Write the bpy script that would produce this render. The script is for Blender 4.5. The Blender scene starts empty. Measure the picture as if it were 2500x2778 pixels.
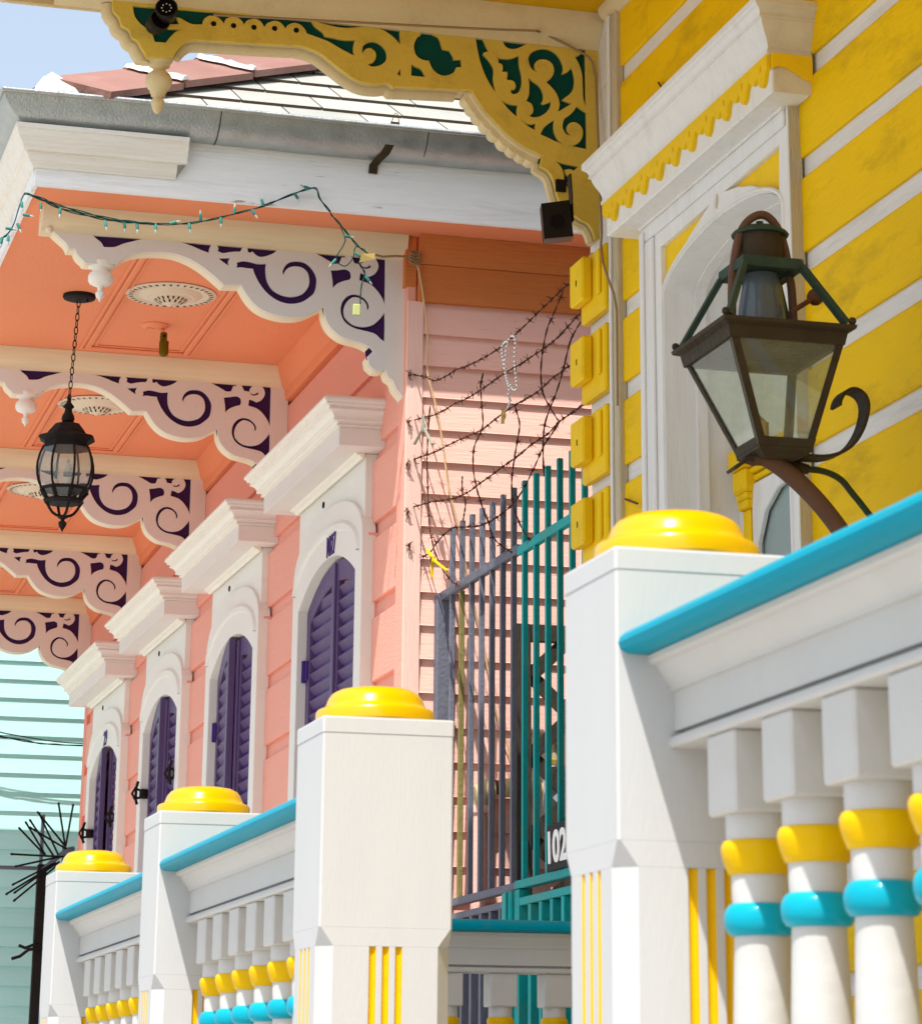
import bpy, bmesh, math, random
from mathutils import Vector, Matrix, Quaternion
random.seed(7)
R = math.radians
sc = bpy.context.scene
COL = sc.collection

# ------------------------------------------------------------------ camera
# surveyed from the photograph: X = towards the houses, Y = along the street, Z = up, eye 1.6 m above the pavement
F_PX, PCX, PCY, YAW, PIT, ROL = 7916.56, 1352.85, 264.90, .280014, .337933, .0042539
EYE = Vector((0, 0, 1.6))
FW = Vector((math.sin(YAW)*math.cos(PIT), math.cos(YAW)*math.cos(PIT), math.sin(PIT)))
_r = Vector((math.cos(YAW), -math.sin(YAW), 0)); _u = _r.cross(FW)
RT = math.cos(ROL)*_r + math.sin(ROL)*_u
UP = -math.sin(ROL)*_r + math.cos(ROL)*_u
cam = bpy.data.cameras.new('camera'); camo = bpy.data.objects.new('camera', cam); COL.objects.link(camo)
m3 = Matrix((RT, UP, -FW)).transposed()
camo.matrix_world = Matrix.Translation(EYE) @ m3.to_4x4()
cam.sensor_fit = 'HORIZONTAL'; cam.sensor_width = 36
cam.lens = F_PX/2500*36
cam.shift_x = -(PCX-1250)/2500; cam.shift_y = -(1389-PCY)/2500
cam.clip_start = .05; cam.clip_end = 2000
cam.dof.use_dof = True; cam.dof.focus_distance = 10.5; cam.dof.aperture_fstop = 22
sc.camera = camo

# ------------------------------------------------------------------ light
w = bpy.data.worlds.new('World'); sc.world = w; w.use_nodes = True
nt = w.node_tree; bg = nt.nodes['Background']
sky = nt.nodes.new('ShaderNodeTexSky'); sky.sky_type = 'NISHITA'; sky.sun_disc = False
SUN_DIR = Vector((.305, .45, -1)).normalized()          # the way the light travels
sky.sun_elevation = R(61.5); sky.sun_rotation = R(212)
sky.dust_density = 2.5; sky.air_density = 1.0
hz = nt.nodes.new('ShaderNodeMix'); hz.data_type = 'RGBA'; hz.inputs['Factor'].default_value = .50      # thin high haze over the whole sky
hz.inputs['B'].default_value = (2.05, 2.1, 2.0, 1); nt.links.new(sky.outputs[0], hz.inputs['A'])
nt.links.new(hz.outputs['Result'], bg.inputs[0]); bg.inputs[1].default_value = .15
sl = bpy.data.lights.new('sun', 'SUN'); so = bpy.data.objects.new('sun', sl); COL.objects.link(so)
sl.energy = 2.85; sl.angle = R(.53); sl.color = (1, .955, .89)
so.rotation_euler = SUN_DIR.to_track_quat('-Z', 'Y').to_euler(); so.location = (-4, -6, 14)
sc.view_settings.view_transform = 'Standard'; sc.view_settings.look = 'None'
sc.view_settings.gamma = 1; sc.view_settings.use_curve_mapping = False
sc.view_settings.exposure = 1.16
sc.render.engine = 'CYCLES'
sc.cycles.max_bounces = 10; sc.cycles.diffuse_bounces = 6; sc.cycles.transparent_max_bounces = 12

# ------------------------------------------------------------------ survey helpers: sight line met with a real plane
def _ray(p): return FW + RT*((p[0]-PCX)/F_PX) - UP*((p[1]-PCY)/F_PX)
def onX(p, X): d = _ray(p); return EYE + d*(X/d.x)
def onY(p, Y): d = _ray(p); return EYE + d*(Y/d.y)
def onZ(p, Z): d = _ray(p); return EYE + d*((Z-1.6)/d.z)
def crop(ox, oy, W, w=1820):
    s = W/w
    return lambda x, y: (ox+x*s, oy+y*s)
SAGK = .0019
def sagz(y): return -SAGK*max(0., y-10.4)**2             # the pink house sags towards its far end
def sag(v): return Vector((v.x, v.y, v.z+sagz(v.y)))

# ------------------------------------------------------------------ materials
def srgb(r, g, b):
    f = lambda c: (c/255/12.92 if c <= 10 else ((c/255+.055)/1.055)**2.4)
    return (f(r), f(g), f(b))
def mat(name, col, rough=.5, var=.10, scale=6, stretch=(1, 1, 1), bump=.15, bscale=40, dirt=0, dirtcol=(.05, .04, .03), dscale=3,
        metal=0, rnd=.05, spec=.05, chip=0, chipcol=(.2, .16, .12), coat=0):
    m = bpy.data.materials.new(name); m.use_nodes = True
    n = m.node_tree.nodes; L = m.node_tree.links
    b = n['Principled BSDF']; b.inputs['Roughness'].default_value = rough; b.inputs['Metallic'].default_value = metal
    b.inputs['Specular IOR Level'].default_value = spec
    if coat: b.inputs['Coat Weight'].default_value = coat; b.inputs['Coat Roughness'].default_value = .06
    tc = n.new('ShaderNodeTexCoord'); mp = n.new('ShaderNodeMapping'); mp.inputs['Scale'].default_value = stretch
    L.new(tc.outputs['Object'], mp.inputs[0])
    nz = n.new('ShaderNodeTexNoise'); nz.inputs['Scale'].default_value = scale; nz.inputs['Detail'].default_value = 6
    L.new(mp.outputs[0], nz.inputs['Vector'])
    oi = n.new('ShaderNodeObjectInfo')
    # value = 1 + var*(noise-.5)*2 + rnd*(random-.5)*2
    a = n.new('ShaderNodeMath'); a.operation = 'MULTIPLY_ADD'; a.inputs[1].default_value = 2*var; a.inputs[2].default_value = 1-var-rnd
    L.new(nz.outputs['Fac'], a.inputs[0])
    a2 = n.new('ShaderNodeMath'); a2.operation = 'MULTIPLY_ADD'; a2.inputs[1].default_value = 2*rnd
    L.new(oi.outputs['Random'], a2.inputs[0]); L.new(a.outputs[0], a2.inputs[2])
    mx = n.new('ShaderNodeMix'); mx.data_type = 'RGBA'; mx.blend_type = 'MULTIPLY'; mx.inputs['Factor'].default_value = 1
    mx.inputs['A'].default_value = (*col, 1); L.new(a2.outputs[0], mx.inputs['B'])
    out = mx.outputs['Result']
    def over(fac_out, c):
        nonlocal out
        q = n.new('ShaderNodeMix'); q.data_type = 'RGBA'; L.new(fac_out, q.inputs['Factor']); L.new(out, q.inputs['A'])
        q.inputs['B'].default_value = (*c, 1); out = q.outputs['Result']
    if dirt:
        d = n.new('ShaderNodeTexNoise'); d.inputs['Scale'].default_value = dscale; d.inputs['Detail'].default_value = 9; d.inputs['Roughness'].default_value = .72
        L.new(mp.outputs[0], d.inputs['Vector'])
        cr = n.new('ShaderNodeMapRange'); cr.inputs['From Min'].default_value = .52; cr.inputs['From Max'].default_value = .78
        cr.inputs['To Max'].default_value = dirt; L.new(d.outputs['Fac'], cr.inputs['Value']); over(cr.outputs[0], dirtcol)
    if chip:
        d = n.new('ShaderNodeTexNoise'); d.inputs['Scale'].default_value = bscale*.55; d.inputs['Detail'].default_value = 8; d.inputs['Roughness'].default_value = .65
        L.new(mp.outputs[0], d.inputs['Vector'])
        cr = n.new('ShaderNodeMapRange'); cr.inputs['From Min'].default_value = .69-chip*.1; cr.inputs['From Max'].default_value = .72-chip*.1
        L.new(d.outputs['Fac'], cr.inputs['Value']); over(cr.outputs[0], chipcol)
    L.new(out, b.inputs['Base Color'])
    if bump:
        bn = n.new('ShaderNodeTexNoise'); bn.inputs['Scale'].default_value = bscale; bn.inputs['Detail'].default_value = 5
        L.new(mp.outputs[0], bn.inputs['Vector'])
        bp = n.new('ShaderNodeBump'); bp.inputs['Strength'].default_value = bump; bp.inputs['Distance'].default_value = .01
        L.new(bn.outputs['Fac'], bp.inputs['Height']); L.new(bp.outputs[0], b.inputs['Normal'])
        rr = n.new('ShaderNodeMapRange'); rr.inputs['To Min'].default_value = max(.03, rough-.12); rr.inputs['To Max'].default_value = min(1, rough+.12)
        L.new(nz.outputs['Fac'], rr.inputs['Value']); L.new(rr.outputs[0], b.inputs['Roughness'])
    return m
YS = (8, .7, 8)      # grain along Y
XS = (.7, 8, 8)      # grain along X
M = {}
def mk(k, *a, **kw): M[k] = mat(k, *a, **kw)
mk('post_white', (.515, .52, .52), .38, var=.05, bump=.06, bscale=60, rnd=0, dirt=.25, dirtcol=(.40, .385, .36), dscale=3, stretch=(3, 3, .7))
mk('rail_white', (.55, .545, .53), .42, var=.06, bump=.12, bscale=50, rnd=0, dirt=.22, dirtcol=(.42, .34, .25), dscale=4)
mk('cap_yellow', (.62, .37, .0005), .22, var=.04, bump=.06, bscale=18, rnd=.015, coat=.25, scale=5, spec=.3)
mk('ring_yellow', (.74, .45, .002), .32, var=.08, bump=.15, bscale=30, rnd=.04, coat=.1, dirt=.3, dirtcol=(.5, .28, .01), dscale=20)
mk('ring_blue', (.004, .34, .46), .28, var=.10, bump=.12, bscale=30, rnd=.05, coat=.15)
mk('rail_teal', (.001, .28, .40), .36, var=.10, bump=.1, rnd=0, dirt=.65, dirtcol=(.08, .22, .19), stretch=YS, dscale=2, spec=.03)
mk('house_yellow', (.80, .50, .004), .55, var=.09, scale=4, stretch=(3, 1, 3), bump=.25, bscale=22, dirt=.75, dirtcol=(.34, .21, .010), dscale=2.6, rnd=.03)
mk('trim_yellow', (.82, .53, .010), .45, var=.08, bump=.2, bscale=40, dirt=.45, dirtcol=(.42, .28, .03), dscale=9, rnd=.04)
mk('house_white', (.70, .68, .65), .55, var=.09, scale=7, stretch=YS, bump=.3, bscale=25, dirt=.55, dirtcol=(.36, .31, .25), dscale=2.2, rnd=.02)
mk('casing_white', (.74, .73, .71), .5, var=.07, stretch=(6, 6, .8), bump=.22, bscale=25, dirt=.35, dirtcol=(.44, .39, .33), dscale=2.5, rnd=.02)
mk('casing_old', (.52, .45, .31), .7, var=.2, stretch=(6, 6, 1), bump=.5, bscale=30, dirt=.5, dirtcol=(.26, .21, .14), dscale=3)
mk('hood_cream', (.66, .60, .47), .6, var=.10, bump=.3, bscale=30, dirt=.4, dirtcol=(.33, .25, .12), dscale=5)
mk('br_yellow', (.62, .44, .075), .6, var=.12, bump=.25, bscale=60, dirt=.6, dirtcol=(.22, .155, .03), dscale=7, rnd=.02)
mk('br_cream', (.64, .52, .30), .6, var=.12, bump=.25, bscale=50, dirt=.5, dirtcol=(.40, .28, .12), dscale=7)
mk('br_green', (.004, .060, .050), .5, var=.2, bump=.1, rnd=0)
mk('soffit_gold', (.62, .34, .006), .6, var=.12, stretch=YS, bump=.2, bscale=30, rnd=.03)
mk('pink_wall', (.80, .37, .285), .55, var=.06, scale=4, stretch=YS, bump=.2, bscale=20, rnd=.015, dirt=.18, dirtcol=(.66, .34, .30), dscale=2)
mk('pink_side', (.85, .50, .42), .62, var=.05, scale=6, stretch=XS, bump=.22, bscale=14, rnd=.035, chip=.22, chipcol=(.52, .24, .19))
mk('pink_corner', (.84, .54, .465), .6, var=.05, stretch=(6, 6, .8), bump=.2, bscale=16, rnd=.02, chip=.12, chipcol=(.52, .24, .19))
mk('pink_orange', (.62, .20, .06), .6, var=.08, scale=7, stretch=XS, bump=.5, bscale=16, rnd=.02)
mk('soffit_orange', (.82, .29, .145), .6, var=.05, scale=2, bump=.2, bscale=60, rnd=0, dirt=.16, dirtcol=(.55, .16, .06), dscale=2)
mk('pink_trim', (.80, .27, .20), .5, var=.05, rnd=0)
mk('bracket_white', (.74, .70, .66), .5, var=.05, bump=.15, bscale=70, rnd=.02)
mk('bracket_cream', (.78, .68, .50), .5, var=.08, bump=.15, bscale=50, rnd=.03, dirt=.2, dirtcol=(.55, .40, .22))
mk('crown_cream', (.76, .63, .42), .5, var=.10, stretch=XS, bump=.15, bscale=30, rnd=.03)
mk('bracket_purple', (.045, .016, .075), .55, var=.2, bump=.1, rnd=0)
mk('hood_white', (.84, .80, .715), .42, var=.06, stretch=YS, bump=.25, bscale=20, rnd=.02, dirt=.2, dirtcol=(.58, .46, .30), dscale=3)
mk('surround_white', (.76, .74, .69), .42, var=.05, bump=.15, bscale=30, rnd=.02, dirt=.15, dirtcol=(.56, .46, .34), dscale=3)
mk('fascia_white', (.88, .875, .87), .6, var=.07, scale=5, stretch=XS, bump=.5, bscale=12, rnd=0, dirt=.55, dirtcol=(.40, .34, .25), dscale=1.1, chip=.25, chipcol=(.30, .25, .19))
mk('fascia_cream', (.84, .80, .72), .55, var=.09, stretch=XS, bump=.35, bscale=14, rnd=0, dirt=.4, dirtcol=(.60, .44, .27), dscale=2.4)
mk('shutter_purple', (.110, .070, .165), .36, var=.16, bump=.25, bscale=35, rnd=.05, coat=.04, stretch=(5, 5, 1))
mk('purple_paint', (.050, .020, .155), .35, var=.12, bump=.1, rnd=0)
mk('iron_black', (.020, .017, .016), .55, var=.3, bump=.4, bscale=90, rnd=.1)
mk('iron_bronze', (.050, .036, .022), .5, var=.35, scale=14, bump=.35, bscale=70, dirt=.5, dirtcol=(.030, .050, .030), dscale=6, rnd=.1)
mk('copper_green', (.040, .065, .045), .5, var=.3, scale=12, bump=.3, bscale=60, rnd=.1, chip=.15, chipcol=(.22, .20, .05))
mk('iron_rust', (.13, .058, .032), .6, var=.35, scale=18, bump=.4, bscale=70, rnd=.1)
mk('pipe_brown', (.13, .070, .045), .5, var=.2, scale=10, bump=.2, bscale=50, rnd=.05)
mk('fence_grey', (.14, .148, .19), .5, var=.22, scale=8, bump=.35, bscale=60, rnd=.12, dirt=.35, dirtcol=(.20, .20, .13), dscale=5)
mk('fence_olive', (.21, .18, .07), .6, var=.25, scale=9, bump=.4, bscale=60, rnd=.1)
mk('fence_teal', (.012, .28, .28), .42, var=.25, scale=7, bump=.3, bscale=60, rnd=.18, dirt=.5, dirtcol=(.16, .20, .09), dscale=5, chip=.1, chipcol=(.25, .13, .05))
mk('wire_rust', (.075, .030, .022), .7, var=.3, scale=40, bump=.2, rnd=.2)
mk('galv', (.44, .47, .46), .38, var=.22, scale=16, bump=.18, bscale=120, metal=.75, rnd=0, dirt=.6, dirtcol=(.30, .24, .15), dscale=3, spec=.5)
mk('slate', (.37, .37, .335), .55, var=.10, scale=8, bump=.35, bscale=40, rnd=.09, dirt=.3, dirtcol=(.52, .47, .36), dscale=3)
mk('slate_edge', (.10, .075, .055), .8, var=.3, rnd=.1)
mk('ridge_tile', (.27, .145, .12), .62, var=.18, scale=7, bump=.35, bscale=40, rnd=.10, dirt=.4, dirtcol=(.42, .30, .26), dscale=3)
mk('mortar', (.72, .71, .68), .85, var=.06, bump=1, bscale=45, rnd=0)
mk('teal_siding', (.44, .74, .72), .55, var=.05, scale=4, stretch=XS, bump=.25, bscale=20, rnd=.03)
mk('medallion', (.72, .62, .47), .6, var=.08, bump=.2, bscale=60, rnd=.03)
mk('medallion_dark', (.05, .025, .015), .8, rnd=0)
mk('pavement', (.54, .52, .48), .8, var=.15, bump=.4, bscale=30, dirt=.4, dirtcol=(.28, .26, .23), rnd=0)
mk('asphalt', (.32, .315, .30), .85, var=.2, bump=.5, bscale=60, rnd=0)
mk('earth', (.34, .32, .28), .9, var=.2, bump=.5, bscale=20, rnd=0)
mk('kerb', (.42, .41, .39), .8, var=.12, rnd=0)
mk('deck', (.40, .41, .42), .6, var=.1, stretch=YS, rnd=.04)
mk('black_plastic', (.016, .013, .010), .34, var=.2, bump=.1, rnd=0)
mk('grille', (.010, .008, .008), .7, bump=.6, bscale=300, rnd=0)
mk('string_green', (.004, .050, .042), .45, var=.2, rnd=.1)
mk('bulb_green', (.05, .22, .19), .35, var=.2, rnd=.2)
mk('bulb_glass', (.40, .45, .41), .15, var=.05, rnd=.1)
mk('cord_tan', (.62, .42, .22), .7, rnd=0)
mk('cord_brown', (.30, .20, .11), .7, rnd=0)
mk('cable_black', (.014, .014, .015), .5, rnd=0)
mk('bead_silver', (.72, .71, .70), .18, metal=.9, rnd=0, bump=0)
mk('clamp_grey', (.36, .36, .30), .45, metal=.3, rnd=0, chip=.2)
mk('clamp_yellow', (.78, .52, .01), .45, rnd=0, chip=.25, chipcol=(.08, .05, .02))
mk('leaf_dry', (.40, .29, .10), .8, var=.25, rnd=.1)
mk('lamp_olive', (.15, .10, .006), .5, rnd=0)
mk('tag_lime', (.50, .55, .22), .6, rnd=0)
mk('wood_dark', (.055, .042, .034), .8, var=.35, stretch=(6, 6, 1), bump=.6, bscale=30, rnd=.1, dirt=.4, dirtcol=(.10, .10, .03), dscale=4)
mk('plate_black', (.028, .027, .027), .6, var=.2, bump=.3, bscale=60, rnd=0)
mk('number_white', (.82, .81, .78), .6, rnd=0)
mk('pipe_cream', (.62, .50, .28), .6, var=.2, rnd=.05, dirt=.5, dirtcol=(.55, .34, .05), dscale=9)
mk('brass', (.42, .27, .06), .4, metal=.5, rnd=.1)
mk('meter_grey', (.40, .41, .42), .45, rnd=.05)
mk('door_blue', (.30, .37, .36), .25, var=.06, rnd=0)
mk('door_dark', (.10, .125, .14), .2, var=.1, rnd=0, spec=.4)
mk('led', (.70, .70, .66), .3, rnd=0)
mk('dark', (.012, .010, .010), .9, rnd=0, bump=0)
mk('stucco', (.55, .53, .50), .8, rnd=0)
def glass(name, col=(1, 1, 1), rough=.02, mix=.86, tint=(.92, .95, .93)):
    m = bpy.data.materials.new(name); m.use_nodes = True; n = m.node_tree.nodes; L = m.node_tree.links; n.clear()
    o = n.new('ShaderNodeOutputMaterial'); t = n.new('ShaderNodeBsdfTransparent'); t.inputs[0].default_value = (*tint, 1)
    g = n.new('ShaderNodeBsdfGlossy'); g.inputs['Roughness'].default_value = rough; g.inputs[0].default_value = (*col, 1)
    d = n.new('ShaderNodeBsdfDiffuse'); d.inputs[0].default_value = (.55, .58, .52, 1)
    fr = n.new('ShaderNodeFresnel'); fr.inputs[0].default_value = 1.5
    a = n.new('ShaderNodeMixShader'); b = n.new('ShaderNodeMixShader')
    nz = n.new('ShaderNodeTexNoise'); nz.inputs['Scale'].default_value = 9; nz.inputs['Detail'].default_value = 5
    mr = n.new('ShaderNodeMapRange'); mr.inputs['To Min'].default_value = 1-mix-.06; mr.inputs['To Max'].default_value = 1-mix+.08
    L.new(nz.outputs['Fac'], mr.inputs['Value']); L.new(mr.outputs[0], a.inputs[0])
    L.new(t.outputs[0], a.inputs[1]); L.new(d.outputs[0], a.inputs[2])
    ge = n.new('ShaderNodeNewGeometry'); inv = n.new('ShaderNodeMath'); inv.operation = 'SUBTRACT'; inv.inputs[0].default_value = 1; L.new(ge.outputs['Backfacing'], inv.inputs[1])
    mu = n.new('ShaderNodeMath'); mu.operation = 'MULTIPLY'; L.new(fr.outputs[0], mu.inputs[0]); L.new(inv.outputs[0], mu.inputs[1])
    L.new(mu.outputs[0], b.inputs[0]); L.new(a.outputs[0], b.inputs[1]); L.new(g.outputs[0], b.inputs[2]); L.new(b.outputs[0], o.inputs[0])
    return m
M['glass_dusty'] = glass('glass_dusty', mix=.92, tint=(.90, .93, .88))
M['glass_clear'] = glass('glass_clear', mix=.90, tint=(.86, .90, .92))

# ------------------------------------------------------------------ mesh builder
ORG = {}
class MB:
    def __init__(s): s.v = []; s.f = []; s.m = []
    def add(s, vs, fs, mi=0):
        o = len(s.v); s.v += [Vector(p) for p in vs]
        for f in fs: s.f.append([i+o for i in f]); s.m.append(mi)
        return s
    def box(s, x0, x1, y0, y1, z0, z1, b=0, mi=0, seg=1):
        """chamfered box; seg subdivides along y"""
        if x1 < x0: x0, x1 = x1, x0
        if y1 < y0: y0, y1 = y1, y0
        if z1 < z0: z0, z1 = z1, z0
        b = min(b, (x1-x0)*.45, (y1-y0)*.45, (z1-z0)*.45)
        if b > 0: prof = [(x0+b, z0), (x1-b, z0), (x1, z0+b), (x1, z1-b), (x1-b, z1), (x0+b, z1), (x0, z1-b), (x0, z0+b)]
        else: prof = [(x0, z0), (x1, z0), (x1, z1), (x0, z1)]
        n = len(prof); ys = [y0+(y1-y0)*i/seg for i in range(seg+1)]
        vs, fs = [], []
        if b > 0:
            cx, cz = (x0+x1)/2, (z0+z1)/2
            inner = [(x0+b, z0+b), (x1-b, z0+b), (x1-b, z0+b), (x1-b, z1-b), (x1-b, z1-b), (x0+b, z1-b), (x0+b, z1-b), (x0+b, z0+b)]
            rings = [[(p[0], y0, p[1]) for p in inner]] + [[(p[0], y0+b if k == 0 else (y1-b if k == seg else y), p[1]) for p in prof] for k, y in enumerate(ys)] + [[(p[0], y1, p[1]) for p in inner]]
        else: rings = [[(p[0], y, p[1]) for p in prof] for y in ys]
        return s.loft(rings, mi=mi)
    def loft(s, rings, mi=0, cap=True, closed=True):
        n = len(rings[0]); vs = [p for r in rings for p in r]; fs = []
        for k in range(len(rings)-1):
            for i in range(n if closed else n-1):
                j = (i+1) % n
                fs.append((k*n+i, k*n+j, (k+1)*n+j, (k+1)*n+i))
        if cap and closed:
            fs.append(tuple(range(n))[::-1]); fs.append(tuple((len(rings)-1)*n+i for i in range(n)))
        return s.add(vs, fs, mi)
    def lathe(s, prof, c, n=24, axis='z', mi=0, a0=0, sx=1, sy=1):
        """prof: (radius, height along axis) relative to c"""
        rings = []
        for r, h in prof:
            ring = []
            for i in range(n):
                a = a0+2*math.pi*i/n; p, q = r*math.cos(a)*sx, r*math.sin(a)*sy
                if axis == 'z': v = (c[0]+p, c[1]+q, c[2]+h)
                elif axis == 'y': v = (c[0]+p, c[1]+h, c[2]+q)
                else: v = (c[0]+h, c[1]+p, c[2]+q)
                ring.append(v)
            rings.append(ring)
        return s.loft(rings, mi=mi)
    def tube(s, pts, r, n=8, mi=0, cap=True):
        pts = [Vector(p) for p in pts]; rings = []; prev = None
        for i, p in enumerate(pts):
            t = (pts[min(i+1, len(pts)-1)]-pts[max(i-1, 0)])
            if t.length < 1e-9: t = Vector((0, 0, 1))
            t.normalize()
            if prev is None:
                a = Vector((0, 0, 1)) if abs(t.z) < .9 else Vector((1, 0, 0)); u = t.cross(a).normalized()
            else: u = (prev-t*prev.dot(t)).normalized()
            prev = u; v = t.cross(u); rr = r[i] if isinstance(r, (list, tuple)) else r
            rings.append([p+u*(rr*math.cos(2*math.pi*k/n))+v*(rr*math.sin(2*math.pi*k/n)) for k in range(n)])
        return s.loft(rings, mi=mi, cap=cap)
    def strip(s, pts, wid, thk, up, mi=0):
        """flat bar along pts; wid is measured along 'up'-perpendicular side"""
        pts = [Vector(p) for p in pts]; rings = []
        for i, p in enumerate(pts):
            t = (pts[min(i+1, len(pts)-1)]-pts[max(i-1, 0)]).normalized(); a = Vector(up).normalized()
            n_ = t.cross(a).normalized()
            rings.append([p+a*wid/2+n_*thk/2, p-a*wid/2+n_*thk/2, p-a*wid/2-n_*thk/2, p+a*wid/2-n_*thk/2])
        return s.loft(rings, mi=mi)
    def ext_x(s, prof, x0, x1, mi=0, seg=1):   # prof (y,z)
        return s.loft([[(x0+(x1-x0)*k/seg, p[0], p[1]) for p in prof] for k in range(seg+1)], mi=mi)
    def ext_y(s, prof, y0, y1, mi=0, seg=1):   # prof (x,z)
        return s.loft([[(p[0], y0+(y1-y0)*k/seg, p[1]) for p in prof] for k in range(seg+1)], mi=mi)
    def ext_z(s, prof, z0, z1, mi=0):
        return s.loft([[(p[0], p[1], z) for p in prof] for z in (z0, z1)], mi=mi)
    def sphere(s, c, r, n=10, mi=0, sz=1):
        return s.lathe([(max(1e-4, r*math.sin(math.pi*k/(n//2))), -r*sz*math.cos(math.pi*k/(n//2))) for k in range(n//2+1)], c, n, mi=mi)
    def move(s, f): s.v = [Vector(f(p)) for p in s.v]; return s
    def build(s, name, mats, parent=None, smooth=False, local=False, auto=None):
        me = bpy.data.meshes.new(name)
        o = bpy.data.objects.new(name, me); COL.objects.link(o)
        if parent is not None: o.parent = parent
        org = Vector((0, 0, 0)) if local or parent is None else ORG.get(parent.name, Vector((0, 0, 0)))
        ORG[o.name] = org
        me.from_pydata([tuple(p-org) for p in s.v], [], s.f)
        if isinstance(mats, str): mats = [mats]
        for k in mats: me.materials.append(M[k])
        for p, mi in zip(me.polygons, s.m): p.material_index = mi
        bm = bmesh.new(); bm.from_mesh(me); bmesh.ops.recalc_face_normals(bm, faces=bm.faces); bm.to_mesh(me); bm.free()
        if smooth or auto:
            for p in me.polygons: p.use_smooth = True
            if auto is not None or smooth:
                me.set_sharp_from_angle(angle=R(auto or 40))
        return o
def thing(name, label, cat, loc=(0, 0, 0), group=None):
    o = bpy.data.objects.new(name, None); COL.objects.link(o); o.location = loc; o.empty_display_size = .1
    ORG[o.name] = Vector(loc); o['label'] = label; o['category'] = cat
    if group: o['group'] = group
    return o
def sub(name, parent, loc):
    """an Empty part placed at world loc"""
    o = bpy.data.objects.new(name, None); COL.objects.link(o); o.parent = parent; o.location = Vector(loc)-ORG[parent.name]
    ORG[o.name] = Vector(loc); o.empty_display_size = .1; return o
def tag(o, label, cat, group=None):
    o['label'] = label; o['category'] = cat
    if group: o['group'] = group
    return o
def recentre(o):
    """put a single-mesh thing's origin at its base"""
    me = o.data; vs = [v.co for v in me.vertices]
    c = Vector((sum(v.x for v in vs)/len(vs), sum(v.y for v in vs)/len(vs), min(v.z for v in vs)))
    me.transform(Matrix.Translation(-c)); o.location = c; ORG[o.name] = c; return o
def struct(o): o['kind'] = 'structure'; return o
def child_copy(src, parent, name=None):
    c = src.copy(); COL.objects.link(c); c.parent = parent
    if name: c.name = name
    return c

# smooth a traced outline, keeping its real corners
def smooth2(pts, closed=True, sub_=4, ang=48):
    n = len(pts); P = [Vector(p) for p in pts]; corner = []
    for i in range(n):
        if not closed and i in (0, n-1): corner.append(True); continue
        a = P[i]-P[i-1]; b = P[(i+1) % n]-P[i]
        corner.append(a.length < 1e-9 or b.length < 1e-9 or a.angle(b) > R(ang))
    out = []
    for i in range(n if closed else n-1):
        p1, p2 = P[i], P[(i+1) % n]
        p0 = P[i-1] if (not corner[i]) else p1-(p2-p1)*.3
        p3 = P[(i+2) % n] if (not corner[(i+1) % n]) else p2+(p2-p1)*.3
        for k in range(sub_):
            t = k/sub_
            out.append(.5*((2*p1)+(p2-p0)*t+(2*p0-5*p1+4*p2-p3)*t*t+(3*p1-p0-3*p2+p3)*t**3))
    if not closed: out.append(P[-1])
    return out
def _inside(p, poly):
    c = False; x, y = p; j = len(poly)-1
    for i in range(len(poly)):
        xi, yi = poly[i][0], poly[i][1]; xj, yj = poly[j][0], poly[j][1]
        if (yi > y) != (yj > y) and x < (xj-xi)*(y-yi)/(yj-yi)+xi: c = not c
        j = i
    return c
def panel(outer, holes, thick, bevel=.0012):
    """2-D outline with holes -> (verts (a,b,depth 0..thick), faces); front arrises are softened by a small chamfer"""
    from mathutils.geometry import delaunay_2d_cdt
    loops = [[Vector((p[0], p[1])) for p in l] for l in [outer]+list(holes)]
    V = [p for l in loops for p in l]; E = []; o = 0
    for l in loops:
        n = len(l); E += [(o+k, o+(k+1) % n) for k in range(n)]; o += n
    v2, e2, f2, ov, oe, of = delaunay_2d_cdt(V, E, [], 0, 1e-6)
    tri = []
    for f in f2:
        c = sum((v2[k] for k in f), Vector((0, 0)))/len(f)
        if _inside(c, loops[0]) and not any(_inside(c, h) for h in loops[1:]): tri.append(tuple(f))
    cnt = {}
    for f in tri:
        for k in range(len(f)):
            a, b = f[k], f[(k+1) % len(f)]; cnt.setdefault((min(a, b), max(a, b)), []).append((a, b))
    bnd = [l[0] for l in cnt.values() if len(l) == 1]
    # inward offset of boundary vertices for the chamfer
    nrm = {}
    for a, b in bnd:
        d = v2[b]-v2[a]
        if d.length < 1e-9: continue
        q = Vector((-d.y, d.x)).normalized()
        for k in (a, b): nrm[k] = nrm.get(k, Vector((0, 0)))+q
    n = len(v2); vs = []
    for k, p in enumerate(v2):
        q = nrm.get(k); q = q.normalized()*bevel if q and q.length > .3 else Vector((0, 0)); vs.append((p.x+q.x, p.y+q.y, 0))
    vs += [(p.x, p.y, bevel*.9) for p in v2]+[(p.x, p.y, thick) for p in v2]
    fs = [f for f in tri]+[tuple(2*n+k for k in reversed(f)) for f in tri]
    for a, b in bnd: fs += [(a, b, n+b, n+a), (n+a, n+b, 2*n+b, 2*n+a)]
    used = sorted({k for f in fs for k in f}); mp = {k: i for i, k in enumerate(used)}
    return [vs[k] for k in used], [tuple(mp[k] for k in f) for f in fs]
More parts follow.
